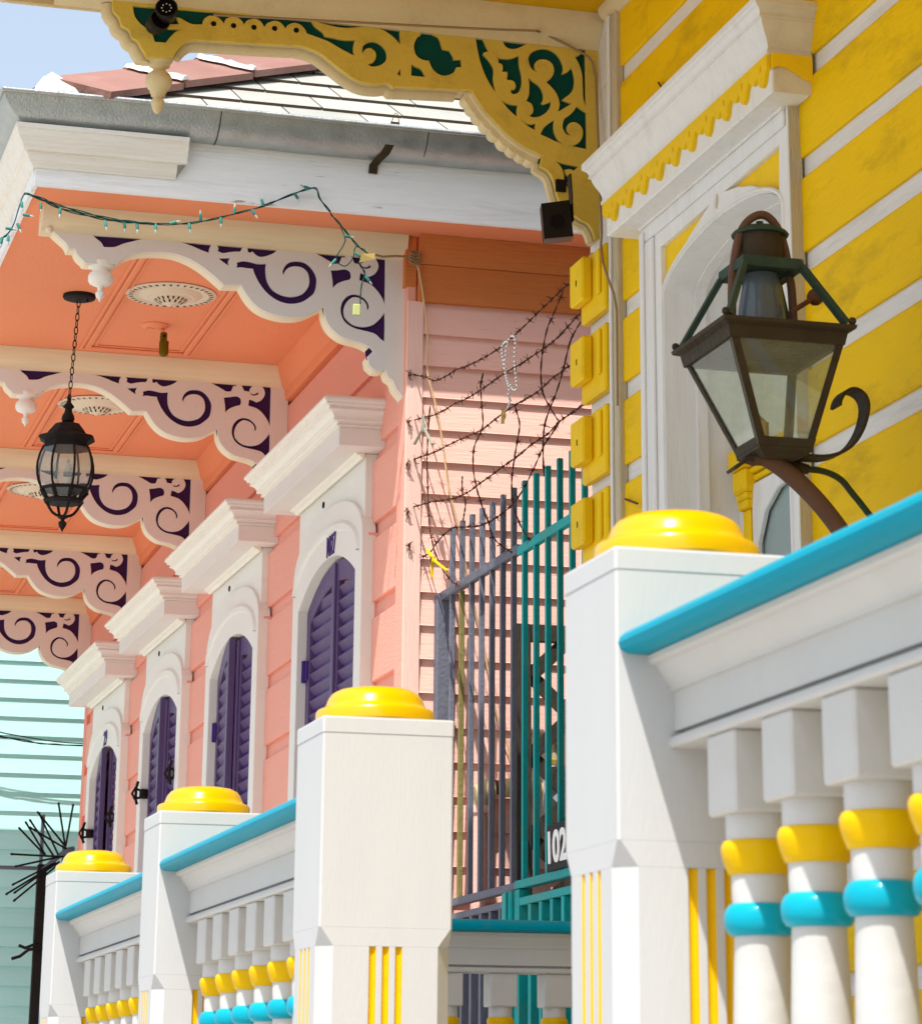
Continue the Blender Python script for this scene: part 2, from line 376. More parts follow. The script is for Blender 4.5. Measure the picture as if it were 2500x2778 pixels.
def text_mesh(txt, h, depth=.004, cond=.6, bold=.006):
    cu = bpy.data.curves.new('t', 'FONT'); cu.body = txt; cu.size = h*1.38; cu.extrude = depth/2; cu.offset = bold
    o = bpy.data.objects.new('t', cu); COL.objects.link(o)
    dg = bpy.context.evaluated_depsgraph_get(); me = bpy.data.meshes.new_from_object(o.evaluated_get(dg))
    vs = [Vector(v.co) for v in me.vertices]; fs = [tuple(p.vertices) for p in me.polygons]
    bpy.data.objects.remove(o); bpy.data.curves.remove(cu); bpy.data.meshes.remove(me)
    x0 = min(v.x for v in vs); x1 = max(v.x for v in vs); y0 = min(v.y for v in vs); y1 = max(v.y for v in vs); k = h/(y1-y0)
    return [((v.x-(x0+x1)/2)*cond, (v.y-(y0+y1)/2)*k, v.z) for v in vs], fs

# ================================================================== SETTING
b = MB().box(-400, 400, -400, 400, -.6, -.06); struct(b.build('ground', 'earth'))
b = MB().box(-9, -1.4, -60, 80, -.055, -.004); struct(b.build('street', 'asphalt'))
b = MB().box(-1.25, 2.55, -60, 80, -.055, 0); struct(b.build('pavement', 'pavement'))
b = MB().box(-1.4, -1.25, -60, 80, -.055, .004, b=.02); struct(b.build('kerb', 'kerb'))
b = MB().box(-13, -9, -60, 80, -.055, .004); struct(b.build('far_pavement', 'pavement'))

# ================================================================== PORCH RAILING
XP, XW = 1.073, 1.295          # street face and house face of the posts
YP = [1.685, 3.23, 4.757, 6.313, 7.88]
PD = .20
pr = thing('porch_railing', 'white porch railing with yellow-capped posts and ringed balusters', 'railing', (1.18, 5, 1.05))
def post_ring(c, z, e=0):
    x0, x1, y0, y1 = -.111-e, .111+e, -e, PD+e
    return [(x0+c, y0, z), (x1-c, y0, z), (x1, y0+c, z), (x1, y1-c, z), (x1-c, y1, z), (x0+c, y1, z), (x0, y1-c, z), (x0, y0+c, z)]
def make_post():
    mb = MB()
    mb.loft([post_ring(.003, 1.897), post_ring(.003, 2.206)])
    mb.loft([post_ring(.003, 2.206, .0009), post_ring(.003, 2.229, .0009), post_ring(.005, 2.232, .0)])
    mb.loft([post_ring(.024, 1.868), post_ring(.003, 1.8968)])
    # fluted lower shaft: cross-section with three grooves on street face and both rail faces
    c = .024; g = .0058; d = .006
    def side(p0, p1, nrm, centre, sp):
        p0, p1, nrm = Vector(p0), Vector(p1), Vector(nrm); L = (p1-p0).length; t = (p1-p0)/L; out = [(p0, 0)]
        for k in (-1, 0, 1):
            m = L/2+centre+k*sp
            for a, dd in ((-g, 0), (-g*.8, .7), (-g*.3, 1), (g*.3, 1), (g*.8, .7), (g, 0)):
                out.append((p0+t*(m+a)-nrm*d*dd, 1 if not (a == g) else 0))
        return out
    x0, x1, y0, y1 = -.111, .111, 0, PD
    prof = side((x0+c, y0, 0), (x1-c, y0, 0), (0, -1, 0), 0, .0217)+[(Vector((x1-c, y0, 0)), 0)]
    prof += [(Vector((x1, y0+c, 0)), 0), (Vector((x1, y1-c, 0)), 0)]
    prof += side((x1-c, y1, 0), (x0+c, y1, 0), (0, 1, 0), 0, .0217)+[(Vector((x0+c, y1, 0)), 0)]
    prof += side((x0, y1-c, 0), (x0, y0+c, 0), (-1, 0, 0), 0, .030)+[(Vector((x0, y0+c, 0)), 0)]
    n = len(prof); vs = [(p.x, p.y, z) for z in (1.05, 1.8678) for p, _ in prof]
    mb.add(vs, [(i, (i+1) % n, n+(i+1) % n, n+i) for i in range(n)]+[tuple(range(n))], 0)
    for i in range(n):
        if prof[i][1]: mb.m[-(n+1)+i] = 1
    return mb
cap_prof = [(.098, 0), (.1005, .003), (.1005, .018), (.0975, .0225), (.0890, .0255), (.0850, .0290), (.0825, .0345), (.0795, .0420), (.0730, .0505), (.0610, .0568), (.0420, .0602), (.02, .0614), (.0005, .0616)]
post0 = make_post(); post_me = cap_me = None
for i, y in enumerate(YP):
    loc = Vector((1.184, y, (-.0045)*(y-4.757)))
    if post_me is None:
        o = post0.build('newel_post', ['post_white', 'ring_yellow'], pr, local=True); post_me = o.data
        c = MB().lathe(cap_prof, (0, .1, 2.2318), 56).build('post_cap', 'cap_yellow', o, smooth=True, local=True, auto=35); cap_me = c.data
    else:
        o = bpy.data.objects.new('newel_post', post_me); COL.objects.link(o); o.parent = pr
        c = bpy.data.objects.new('post_cap', cap_me); COL.objects.link(c); c.parent = o
    o.location = loc-ORG[pr.name]
# rail profile (offset from centre line, z)
def half(pr_): return pr_+[(-a, z) for a, z in reversed(pr_)]
hand = [(-.068, 2.1035), (-.085, 2.1035), (-.098, 2.1045), (-.106, 2.109), (-.1085, 2.116), (-.107, 2.122), (-.101, 2.128), (-.085, 2.134), (-.05, 2.138), (-.015, 2.1395)]
bed = [(-.040, 2.062), (-.0455, 2.0625), (-.0455, 2.068), (-.049, 2.073), (-.055, 2.079), (-.0605, 2.087), (-.063, 2.092), (-.0685, 2.093), (-.0725, 2.096), (-.0735, 2.1025)]
frz = [(-.041, 2.0175), (-.041, 2.0625)]
bead = [(-.040, 1.998), (-.0455, 1.9985), (-.048, 2.002), (-.048, 2.007), (-.046, 2.0105), (-.040, 2.0115)]
subf = [(-.030, 2.0095), (-.030, 2.0190)]
low = [(-.045, 1.20), (-.045, 1.255), (-.03, 1.268)]
ring_cache = {}
def rail(run, a0, a1, c, dz, name_prefix=''):
    """run 'y': along Y at X=c; run 'x': along X at Y=c"""
    def ex(prof, seg=1):
        mb = MB(); pf = half(prof)
        if run == 'y': mb.ext_y([(c+a, z+dz) for a, z in pf], a0, a1, seg=seg)
        else: mb.ext_x([(c+a, z+dz) for a, z in pf], a0, a1, seg=seg)
        return mb
    h = ex(hand).build('handrail', 'rail_teal', pr, auto=30)
    f = MB()
    for p in (bed, frz, subf, bead): q = ex(p); f.add(q.v, q.f)
    f.build('rail_frieze', 'rail_white', pr, auto=35)
    ex(low).build('bottom_rail', 'rail_white', pr)
BLK = .0425
bal_prof = [(.030, 1.268), (.034, 1.275), (.034, 1.35), (.030, 1.36), (.031, 1.42), (.0335, 1.55), (.0325, 1.66), (.0300, 1.74), (.0285, 1.783), (.0300, 1.79), (.0300, 1.812), (.0300, 1.816), (.0305, 1.832), (.0305, 1.847), (.034, 1.849), (.036, 1.88), (.0355, 1.884), (.0355, 1.911)]
ry_prof = [(.0312, 1.8455), (.0335, 1.8465), (.0362, 1.853), (.0392, 1.861), (.0412, 1.869), (.0412, 1.8755), (.0388, 1.8805), (.0362, 1.8825)]
rb_prof = [(.0288, 1.7815), (.0335, 1.783), (.0375, 1.788), (.0395, 1.7955), (.0395, 1.803), (.0372, 1.810), (.0335, 1.8145), (.0305, 1.8155)]
bal_me = ry_me = rb_me = None
def baluster(x, y, dz, s=1):
    global bal_me, ry_me, rb_me
    if bal_me is None:
        mb = MB().lathe(bal_prof, (0, 0, 0), 28); mb.box(-BLK, BLK, -BLK, BLK, 1.910, 1.9985, b=.003)
        o = mb.build('baluster', 'rail_white', pr, local=True, auto=32); bal_me = o.data
        a = MB().lathe(ry_prof, (0, 0, 0), 28).build('ring', 'ring_yellow', o, local=True, auto=50); ry_me = a.data
        b_ = MB().lathe(rb_prof, (0, 0, 0), 28).build('ring', 'ring_blue', o, local=True, auto=50); rb_me = b_.data
    else:
        o = bpy.data.objects.new('baluster', bal_me); COL.objects.link(o); o.parent = pr
        a = bpy.data.objects.new('ring', ry_me); COL.objects.link(a); a.parent = o
        b_ = bpy.data.objects.new('ring', rb_me); COL.objects.link(b_); b_.parent = o
    a['label'] = 'yellow ring'; b_['label'] = 'turquoise ring'
    o.location = Vector((x, y, dz))-ORG[pr.name]; o.scale = (s, s, 1); o.rotation_euler.z = 0
for i in (0, 2, 3):                       # the bay between the second and third post is the open stair
    a0, a1 = YP[i]+PD, YP[i+1]; dz = -.0045*((a0+a1)/2-4.757)
    rail('y', a0-.002, a1+.002, 1.184, dz)
    for k in range(7):
        baluster(1.184, a1-.1525-k*.1685, dz)
# the end rail from the corner post back to the house
rail('x', 1.293, 2.69, 8.05, -.010)
xk = 1.293+.11
while xk < 2.66:
    baluster(xk, 8.05, -.010, .90); xk += .1545
mb = MB()
for k in range(12): mb.box(1.07, 2.69, -3+k*.935, -3+k*.935+.93, 1.0, 1.05, b=.004)
mb.box(1.10, 2.69, -3, 8.2, .10, .98)
mb.build('porch_deck', 'deck', pr)

# ================================================================== YELLOW HOUSE
XY = 2.68; YC = 8.268
yh = thing('yellow_house', 'yellow house with white-grooved boards and scalloped door hood', 'house', (4.5, 3, 0))
MB().box(2.90, 9, -6, YC, 0, 4.9).build('wall', 'house_white', yh)
# wall sheet with the door opening (groove colour), front at 2.692
DC, DH, DS, DR = 7.06, .455, 3.797, .108      # door arch: centre, half width, spring, rise
def arch(c, h, s, r, z0, n=24): return [(c-h, z0)]+[(c-h*math.cos(math.pi*i/n), s+r*math.sin(math.pi*i/n)) for i in range(n+1)]+[(c+h, z0)]
outer = [(-6, 0), (YC-.001, 0), (YC-.001, 4.9), (-6, 4.9)]
vs, fs = panel(outer, [arch(DC, DH+.001, DS, DR, 1.06)], .02, .0005)
MB().add([(2.692+d, a, z) for a, z, d in vs], fs).build('wall', 'house_white', yh)
MB().box(2.712, 9, YC-.02, YC, 0, 4.9).build('wall', 'house_yellow', yh)
# boards: 0.2 m yellow faces, 0.048 m white grooves
plank_me = {}
def plank(y0, y1, z0, z1):
    pf = [(2.692, z0), (2.683, z0), (2.680, z0+.004), (2.680, z1-.010), (2.684, z1-.003), (2.692, z1)]
    MB().ext_y(pf, y0, y1, seg=1).build('plank', 'house_yellow', yh)
CL, CR = 7.703, 6.553           # outer edges of the door casing on the wall
for k in range(-11, 5):
    z0 = 3.914+.2485*k; z1 = z0+.197
    if z1 < 1.06 or z0 > 4.86: continue
    z1 = min(z1, 4.86)
    plank(-6, CR+.02 if z0 < 4.08 else 7.72, z0, z1)
    if z0 < 4.08: plank(7.69, 7.975, z0, z1)
    else: plank(7.722, 7.975, z0, z1)
# vertical strip and corner quoins
MB().box(2.664, 2.692, 7.975, 8.037, 1.05, 4.84, b=.004).build('corner_strip', 'casing_old', yh)
MB().box(2.656, 2.664, 8.02, 8.036, 1.05, 4.84, b=.002).build('corner_strip', 'casing_white', yh)
MB().box(2.676, 2.692, 8.037, YC+.004, 1.05, 4.86).build('corner_board', 'house_white', yh)
for k in range(-12, 4):
    z0 = 3.914+.2485*k; z1 = z0+.200
    if z0 > 4.0: break
    q = MB().box(2.646, 2.676, 8.046, YC+.012, z0-.004, z1, b=.006)
    o = q.build('quoin_block', 'trim_yellow', yh)
    q = MB().box(2.612, 2.646, 8.160, YC+.020, z0+.050, z1-.014, b=.006)
    o2 = q.build('raised_panel', 'trim_yellow', o)
    MB().box(2.637, 2.646, 8.075, 8.104, z0+.050, z1-.014, b=.003).build('raised_strip', 'trim_yellow', o)
    MB().box(2.6112, 2.613, 8.215, 8.223, z0+.105, z0+.123).build('slot', 'dark', o)
# door casing with yellow spandrels
cas = [(CR, 1.06), (CR, 4.075), (CL, 4.075), (CL, 1.06), (DC+DH, 1.06)]+arch(DC, DH, DS, DR, 1.06)[::-1][1:-1]+[(DC-DH, 1.06)]
spR = [(6.614, 3.967), (7.020, 3.963), (6.93, 3.950), (6.819, 3.920), (6.70, 3.872), (6.624, 3.836)]
spL = [(7.131, 3.961), (7.539, 3.956), (7.536, 3.824), (7.47, 3.845), (7.391, 3.888), (7.30, 3.920), (7.20, 3.945)]
keyh = [(7.079+.014*math.cos(a*math.pi/5), 3.955+.022*math.sin(a*math.pi/5)) for a in range(10)]
dcas = sub('door_casing', yh, (2.66, DC, 1.06))
vs, fs = panel(cas, [spR, spL, keyh], .030, .003)
MB().add([(2.648+d, a, z) for a, z, d in vs], fs).build('casing_board', 'casing_white', dcas)
sp_o = [(6.60, 3.80), (6.60, 3.985), (7.56, 3.985), (7.56, 3.80)]+[(DC+(DH+.004)*math.cos(math.pi*k/20), DS+.003+DR*math.sin(math.pi*k/20)) for k in range(21)]
vs, fs = panel(sp_o, [], .010, .001)
MB().add([(2.664+d, a, z) for a, z, d in vs], fs).build('spandrel', 'trim_yellow', dcas)
MB().box(2.650, 2.684, CR-.004, CR-.001, 1.06, 4.07).build('casing_edge', 'casing_old', dcas)
MB().box(2.640, 2.6485, CL-.115, CL-.012, 1.06, 4.0, b=.003).build('casing_moulding', 'casing_white', dcas)
MB().box(2.632, 2.641, CL-.050, CL-.020, 1.06, 4.03, b=.003).build('casing_moulding', 'casing_white', dcas)
MB().box(2.640, 2.6485, CR+.010, CL-.012, 4.002, 4.045, b=.003).build('casing_moulding', 'casing_white', dcas)
MB().box(2.634, 2.6485, CR+.006, CL-.008, 4.045, 4.062, b=.003).build('casing_moulding', 'casing_white', dcas)
# arched bead on the casing
o_, i_ = arch(DC, DH+.020, DS, DR+.020, 1.06), arch(DC, DH+.004, DS, DR+.004, 1.06)
mb = MB(); n = len(o_)
mb.loft([[(2.6485, *o_[k]), (2.6425, (o_[k][0]*.7+i_[k][0]*.3), (o_[k][1]*.7+i_[k][1]*.3)), (2.6425, (o_[k][0]*.2+i_[k][0]*.8), (o_[k][1]*.2+i_[k][1]*.8)), (2.6485, *i_[k])] for k in range(n)], closed=False)
mb.build('arch_bead', 'casing_white', dcas, auto=30)
# reveal
ar = arch(DC, DH-.0015, DS, DR-.0015, 1.06)
mb = MB().loft([[(x, p[0], p[1]) for p in ar] for x in (2.6475, 2.76, 2.765, 2.875)], closed=False, cap=False)
mb.build('door_reveal', 'casing_white', dcas, auto=30)
mb = MB().loft([[(x, DC+(p[0]-DC)*k, DS+(p[1]-DS)*(k if p[1] > DS else 1)) for p in ar] for x, k in ((2.735, 1.0), (2.735, .955), (2.765, .955), (2.765, 1.0))], closed=False, cap=False)
mb.build('door_stop', 'casing_white', dcas, auto=30)
# door leaf in the depth of the reveal
dl = sub('door', yh, (2.875, DC, 1.06))
MB().box(2.875, 2.895, DC-DH, DC+DH, 1.06, 3.93).build('door_panel', 'casing_white', dl)
MB().box(2.855, 2.875, 7.475, 7.515, 1.06, 3.36, b=.004).build('door_stile', 'casing_white', dl)
pil = MB().box(2.845, 2.875, 7.405, 7.455, 1.06, 3.19, b=.006)
pil.box(2.835, 2.875, 7.395, 7.465, 3.19, 3.215, b=.004); pil.box(2.825, 2.875, 7.385, 7.478, 3.235, 3.30, b=.008); pil.box(2.832, 2.875, 7.392, 7.470, 3.215, 3.235, b=.004)
pil.box(2.815, 2.875, 7.378, 7.486, 3.30, 3.36, b=.008)
pil.build('pilaster', 'trim_yellow', dl)
co = MB()
for k in range(4): co.box(2.853-.009*k, 2.875, 6.62, 7.40, 3.262+.020*k, 3.279+.020*k, b=.004)
co.build('cornice_strip', 'trim_yellow', dl)
pan = [(6.70, 1.2), (7.36, 1.2), (7.36, 3.10), (7.30, 3.18), (7.20, 3.225), (7.05, 3.24), (6.90, 3.225), (6.77, 3.17), (6.70, 3.08)]
fr_ = [(6.64, 1.15), (7.40, 1.15), (7.40, 3.255), (6.64, 3.255)]
vs, fs = panel(fr_, [pan], .022, .003)
MB().add([(2.853+d, a, z) for a, z, d in vs], fs).build('door_frame', 'casing_white', dl)
cx_ = 7.03; rim = [(cx_+(a-cx_)*.965, 1.2+(z-1.2)*.99) for a, z in pan]
vs, fs = panel([(cx_+(a-cx_)*1.03, 1.19+(z-1.19)*1.008) for a, z in pan], [rim], .014, .004)
MB().add([(2.845+d, a, z) for a, z, d in vs], fs).build('pane_bead', 'casing_white', dl)
MB().box(2.868, 2.8745, 6.68, 7.38, 1.18, 3.25).build('pane', 'door_blue', dl)
# hood over the door
hd = sub('door_hood', yh, (2.6, 7.14, 4.05))
H0, H1 = 6.462, 7.800
fz = MB().box(2.572, 2.68, H0+.003, H1-.003, 4.052, 4.152, b=.004); fz.build('hood_frieze', 'casing_white', hd)
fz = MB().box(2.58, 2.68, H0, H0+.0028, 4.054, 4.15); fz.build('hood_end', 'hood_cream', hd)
def crown_y(prof, y0, y1, xw, mat_, end_mat, parent, name='hood_crown', warp=None):
    """crown moulding with mitred returns: prof = (projection, z) from bottom to top, wall plane xw"""
    rings = []
    for p, z in prof: rings.append([(xw, y0-p+prof[0][0], z), (xw-p, y0-p+prof[0][0], z), (xw-p, y1+p-prof[0][0], z), (xw, y1+p-prof[0][0], z)])
    vs = [q for r in rings for q in r]; f0, f1 = [], []
    for k in range(len(rings)-1):
        for i in range(3): (f1 if i != 1 else f0).append((k*4+i, k*4+i+1, k*4+5+i, k*4+4+i))
    m_ = len(rings)*4
    mb = MB().add(vs, f0, 0); mb.add(vs, f1, 1); mb.add(vs, [(0, 1, 2, 3), (m_-4, m_-3, m_-2, m_-1)], 0)
    if warp: mb.move(warp)
    return mb.build(name, [mat_, end_mat], parent, auto=14)
ycp = [(.112, 4.150), (.121, 4.152), (.121, 4.162), (.116, 4.164), (.118, 4.176), (.124, 4.192), (.134, 4.210), (.141, 4.226), (.143, 4.236), (.150, 4.238), (.150, 4.244), (.147, 4.246), (.150, 4.254), (.156, 4.262), (.163, 4.266), (.166, 4.270), (.166, 4.286), (.160, 4.289)]
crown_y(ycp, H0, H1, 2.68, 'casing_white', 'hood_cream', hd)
# scalloped drip edge: ten lobes
sc_ = []; pitch = (H1-H0)/10
pts = []
for k in range(10):
    y0 = H0+k*pitch
    for t, z in ((0, 4.118), (.10, 4.104), (.18, 4.082), (.30, 4.074), (.42, 4.082), (.50, 4.104), (.56, 4.112), (.66, 4.104), (.76, 4.100), (.86, 4.106), (.95, 4.117)): pts.append((y0+t*pitch, z))
pts += [(H1, 4.118), (H1, 4.153), (H0, 4.153)]
slits = []
for k in range(10):
    y = H0+(k+.33)*pitch; slits.append([(y-.004, 4.118), (y+.004, 4.118), (y+.004, 4.134), (y-.004, 4.134)])
vs, fs = panel(smooth2(pts[:-3], closed=False, sub_=3)+[Vector(p) for p in pts[-3:]], slits, .012, .002)
MB().add([(2.5598+d, a, z) for a, z, d in vs], fs).build('scalloped_trim', 'trim_yellow', hd)
epts = [(2.572, 4.153), (2.68, 4.153), (2.68, 4.085), (2.66, 4.092), (2.64, 4.104), (2.61, 4.118), (2.59, 4.121), (2.572, 4.112)]
MB().loft([[(x, H0-.012, z) for x, z in epts], [(x, H0-.001, z) for x, z in epts]]).build('scalloped_trim', 'trim_yellow', hd)
# small piece of the next hood on the near side
hd2 = sub('door_hood', yh, (2.6, 4.9, 4.05))
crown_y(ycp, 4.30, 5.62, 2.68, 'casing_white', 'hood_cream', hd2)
MB().box(2.572, 2.68, 4.303, 5.617, 4.052, 4.1495, b=.004).build('hood_frieze', 'casing_white', hd2)
# soffit, wall crown and eave
MB().box(.86, 2.90, -6, YC+.22, 4.894, 4.93).build('soffit', 'soffit_gold', yh)
for x in (1.15, 1.55, 1.95, 2.33): MB().box(x, x+.385, -6, YC+.12, 4.886, 4.8935, b=.003).build('soffit_board', 'soffit_gold', yh)
MB().ext_y([(2.692, 4.835), (2.674, 4.835), (2.670, 4.845), (2.655, 4.857), (2.648, 4.870), (2.646, 4.885), (2.692, 4.885)], -6, 8.09, seg=1).build('wall_crown', 'br_cream', yh, auto=30)
MB().box(.84, .86, -6, YC+.24, 4.86, 5.10, b=.004).build('fascia', 'br_cream', yh)
MB().box(.86, 4.2, YC+.22, YC+.24, 4.86, 5.10, b=.004).build('fascia', 'br_cream', yh)
MB().add([(.80, -6, 5.10), (.80, YC+.28, 5.10), (5.0, YC+.28, 7.4), (5.0, -6, 7.4), (.80, -6, 5.14), (.80, YC+.28, 5.14), (5.0, YC+.28, 7.44), (5.0, -6, 7.44)], [(0, 1, 2, 3), (4, 5, 6, 7), (0, 1, 5, 4), (1, 2, 6, 5), (2, 3, 7, 6), (3, 0, 4, 7)]).build('roof', 'slate', yh)
MB().box(2.9, 9, -6, YC, 4.9, 5.1).build('wall', 'house_white', yh)

# ---- yellow bracket, plane Y = 8.18
YB = 8.18
cB = crop(280, 0, 600); cG = crop(800, 0, 900); cZ = crop(1270, 70, 370); cQ = crop(1240, 220, 460)
def xz(cr, pts, Y):
    return [(lambda q: (q.x, q.z))(onY(cr(*p), Y)) for p in pts]
y_out = xz(cB, [(75, -12), (80, 80), (130, 140), (150, 205), (212, 245), (235, 305), (283, 335), (312, 390), (345, 440), (350, 468), (580, 468), (620, 400), (680, 345), (750, 325), (900, 333), (1100, 345), (1300, 358), (1500, 368), (1620, 375), (1700, 400), (1790, 440)], YB)
y_out += xz(cG, [(220, 355), (300, 415), (370, 450), (450, 460), (510, 455), (540, 480), (570, 475), (750, 483), (940, 492)], YB)
y_out += xz(cQ, [(150, 90), (210, 190), (300, 320), (420, 450), (560, 590), (700, 690), (830, 760), (910, 795), (905, 825), (885, 910), (960, 950), (1010, 1010), (1040, 1100), (1065, 1200), (1100, 1290), (1180, 1380), (1330, 1490), (1400, 1525), (1450, 1600), (1480, 1690), (1560, 1705)], YB)
ztop = 4.862
y_out += [(2.68, y_out[-1][1]), (2.68, ztop), (y_out[0][0], ztop)]
y_sm = smooth2(y_out[:-3], closed=False, sub_=3)+[Vector(p) for p in y_out[-3:]]
yH = []
g1 = xz(cB, [(245, 46), (420, 58), (600, 70), (900, 95), (1200, 122), (1500, 147), (1712, 166)], YB)
g1 += xz(cG, [(110, 142), (150, 172), (165, 197), (220, 207), (270, 217), (330, 217), (320, 260), (325, 303), (250, 263), (180, 223), (100, 193)], YB)
g1 += xz(cB, [(1720, 287), (1675, 270), (1660, 235), (1620, 197), (1570, 184), (1520, 202), (1500, 232), (1490, 215), (1460, 182), (1410, 167), (1350, 187), (1330, 217), (1320, 205), (1290, 167), (1240, 150), (1180, 167), (1160, 202), (1145, 172), (1110, 142), (1060, 135), (1010, 152), (995, 192), (985, 177), (950, 142), (910, 127), (870, 127), (830, 152), (815, 196), (750, 196), (700, 182), (640, 147), (605, 140), (622, 195), (540, 197), (530, 232), (635, 240), (590, 262), (550, 302), (515, 346), (425, 340), (410, 290), (380, 242), (320, 202), (262, 132)], YB)
yH.append(g1)
for cr, pl in ((cG, [(115, 114), (575, 143), (577, 240), (540, 200), (480, 160), (400, 143), (300, 150), (230, 145), (150, 125)]),
    (cG, [(370, 290), (375, 250), (410, 228), (450, 230), (490, 260), (505, 300), (495, 335), (460, 358), (420, 362), (400, 350), (430, 340), (445, 310), (440, 280), (415, 260), (390, 265)]),
    (cG, [(580, 375), (580, 415), (562, 405)]), (cG, [(640, 350), (660, 362), (695, 378), (715, 420), (638, 412)]),
    (cG, [(690, 153), (752, 153), (752, 185), (790, 205), (805, 250), (812, 267), (850, 275), (870, 310), (868, 325), (912, 325), (915, 365), (885, 367), (870, 395), (830, 412), (790, 405), (755, 375), (735, 330), (700, 325), (665, 300), (653, 250), (670, 205), (690, 190)]),
    (cZ, [(100, 85), (128, 88), (175, 140), (210, 200), (240, 265), (275, 335), (215, 348), (198, 375), (255, 430), (315, 510), (342, 590), (335, 700), (348, 800), (368, 878), (330, 835), (240, 680), (170, 500), (130, 340), (105, 190)]),
    (cZ, [(440, 990), (500, 1020), (570, 1045), (665, 1055), (648, 1110), (650, 1195), (635, 1198), (540, 1110)]),
    (cZ, [(700, 1250), (780, 1300), (850, 1310), (900, 1300), (890, 1350), (897, 1390), (800, 1335)]),
    (cZ, [(300, 103), (600, 120), (900, 140), (1200, 160), (1400, 180), (1560, 190), (1563, 600), (1565, 1060), (1535, 960), (1528, 800), (1520, 650), (1490, 540), (1460, 470), (1425, 408), (1470, 395), (1500, 370), (1505, 330), (1480, 310), (1400, 302), (1330, 275), (1250, 240), (1150, 195), (1030, 178), (900, 190), (800, 225), (720, 265), (640, 298), (560, 300), (500, 270), (465, 200), (470, 160), (440, 138), (400, 133), (350, 140), (320, 158)]),
    (cZ, [(372, 410), (440, 432), (540, 435), (610, 420), (675, 390), (680, 480), (690, 560), (712, 650), (718, 740), (700, 830), (660, 890), (600, 910), (565, 880), (575, 850), (620, 845), (635, 810), (620, 750), (580, 720), (515, 715), (525, 640), (515, 605), (455, 610), (462, 550), (450, 505), (405, 490), (400, 440)]),
    (cZ, [(920, 617), (850, 570), (815, 500), (805, 420), (850, 350), (920, 315), (1010, 300), (1110, 320), (1190, 380), (1240, 460), (1270, 560), (1250, 640), (1330, 610), (1370, 555), (1400, 600), (1420, 720), (1405, 830), (1360, 900), (1300, 945), (1250, 985), (1380, 1030), (1300, 1080), (1200, 1140), (1220, 1050), (1200, 950), (1160, 870), (1100, 800), (1040, 745), (1100, 700), (1140, 630), (1145, 570), (1115, 495), (1050, 450), (980, 440), (920, 460), (885, 510), (890, 570)]),
    (cZ, [(800, 685), (870, 740), (940, 785), (985, 850), (1005, 930), (1000, 985), (978, 1020), (1000, 1045), (1050, 1030), (1105, 1005), (1100, 1060), (1060, 1130), (1000, 1180), (930, 1210), (860, 1215), (815, 1195), (860, 1160), (868, 1100), (840, 1030), (775, 1000), (810, 920), (815, 830), (815, 760)]),
    (cZ, [(1145, 1255), (1140, 1350), (1160, 1440), (1200, 1520), (1255, 1568), (1150, 1530), (1050, 1480), (965, 1445), (1000, 1370), (1060, 1310)]),
    (cZ, [(1450, 1065), (1510, 1110), (1575, 1150), (1578, 1400), (1580, 1640), (1480, 1620), (1390, 1600), (1470, 1560), (1520, 1490), (1530, 1400), (1500, 1330), (1440, 1285), (1370, 1285), (1320, 1330), (1320, 1400), (1360, 1455), (1310, 1440), (1265, 1370), (1262, 1300), (1290, 1230), (1350, 1190), (1410, 1130)]),
    (cQ, [(1060, 860), (1150, 885), (1255, 905), (1300, 915), (1250, 955), (1200, 940), (1150, 950), (1165, 990), (1190, 1020), (1200, 1050), (1185, 1090), (1215, 1150), (1190, 1150), (1155, 1080), (1140, 980), (1110, 910)])):
    yH.append(xz(cr, pl, YB))
yHs = [smooth2(h, sub_=3) for h in yH]
yb = sub('bracket', yh, (2.68, YB, 4.2))
vs, fs = panel(y_sm, yHs, .012, .0015)
MB().add([(a, YB+d, z) for a, z, d in vs], fs).build('scroll_panel', 'br_yellow', yb)
inner = [((a-2.0)*.994+2.0, (z-4.6)*.97+4.606) for a, z in y_sm]
vs, fs = panel(inner, [], .004, .0005)
MB().add([(a, YB+.0125+d, z) for a, z, d in vs], fs).build('backing_panel', 'br_green', yb)
vs, fs = panel(y_sm, [], .065, .006)
MB().add([(a, YB+.0175+d, z) for a, z, d in vs], fs).build('bracket_board', 'br_cream', yb)
# rope bead running along the lower edge
lo = [Vector((p[0], YB+.045, p[1])) for p in y_sm]
i0 = next(i for i, p in enumerate(lo) if p.x > xz(cB, [(600, 430)], YB)[0][0] and i > 20)
i1 = next(i for i, p in enumerate(lo) if p.x > xz(cG, [(925, 490)], YB)[0][0])
MB().tube([p+Vector((0, 0, -.004)) for p in lo[i0:i1]], .021, 10).build('edge_bead', 'br_cream', yb, auto=40)
MB().tube([p+Vector((-.006, -.004, -.006)) for p in lo[:28]], .022, 10).build('edge_bead', 'br_cream', yb, auto=40)
j0 = next(i for i, p in enumerate(lo) if p.x > xz(cQ, [(160, 100)], YB)[0][0] and i > i1)
j1 = next(i for i, p in enumerate(lo) if p.x > xz(cQ, [(900, 790)], YB)[0][0] and i > j0)
quad = lo[j0:j1+1]
MB().tube([p+Vector((-.001, -.03, 0)) for p in quad], .010, 8).build('edge_bead', 'br_cream', yb, auto=40)
k1 = next(i for i, p in enumerate(lo) if p.x > xz(cQ, [(1500, 1690)], YB)[0][0] and i > j1)
MB().tube([p+Vector((-.003, -.008, -.004)) for p in lo[j1+2:k1]], .017, 8).build('edge_bead', 'br_cream', yb, auto=40)
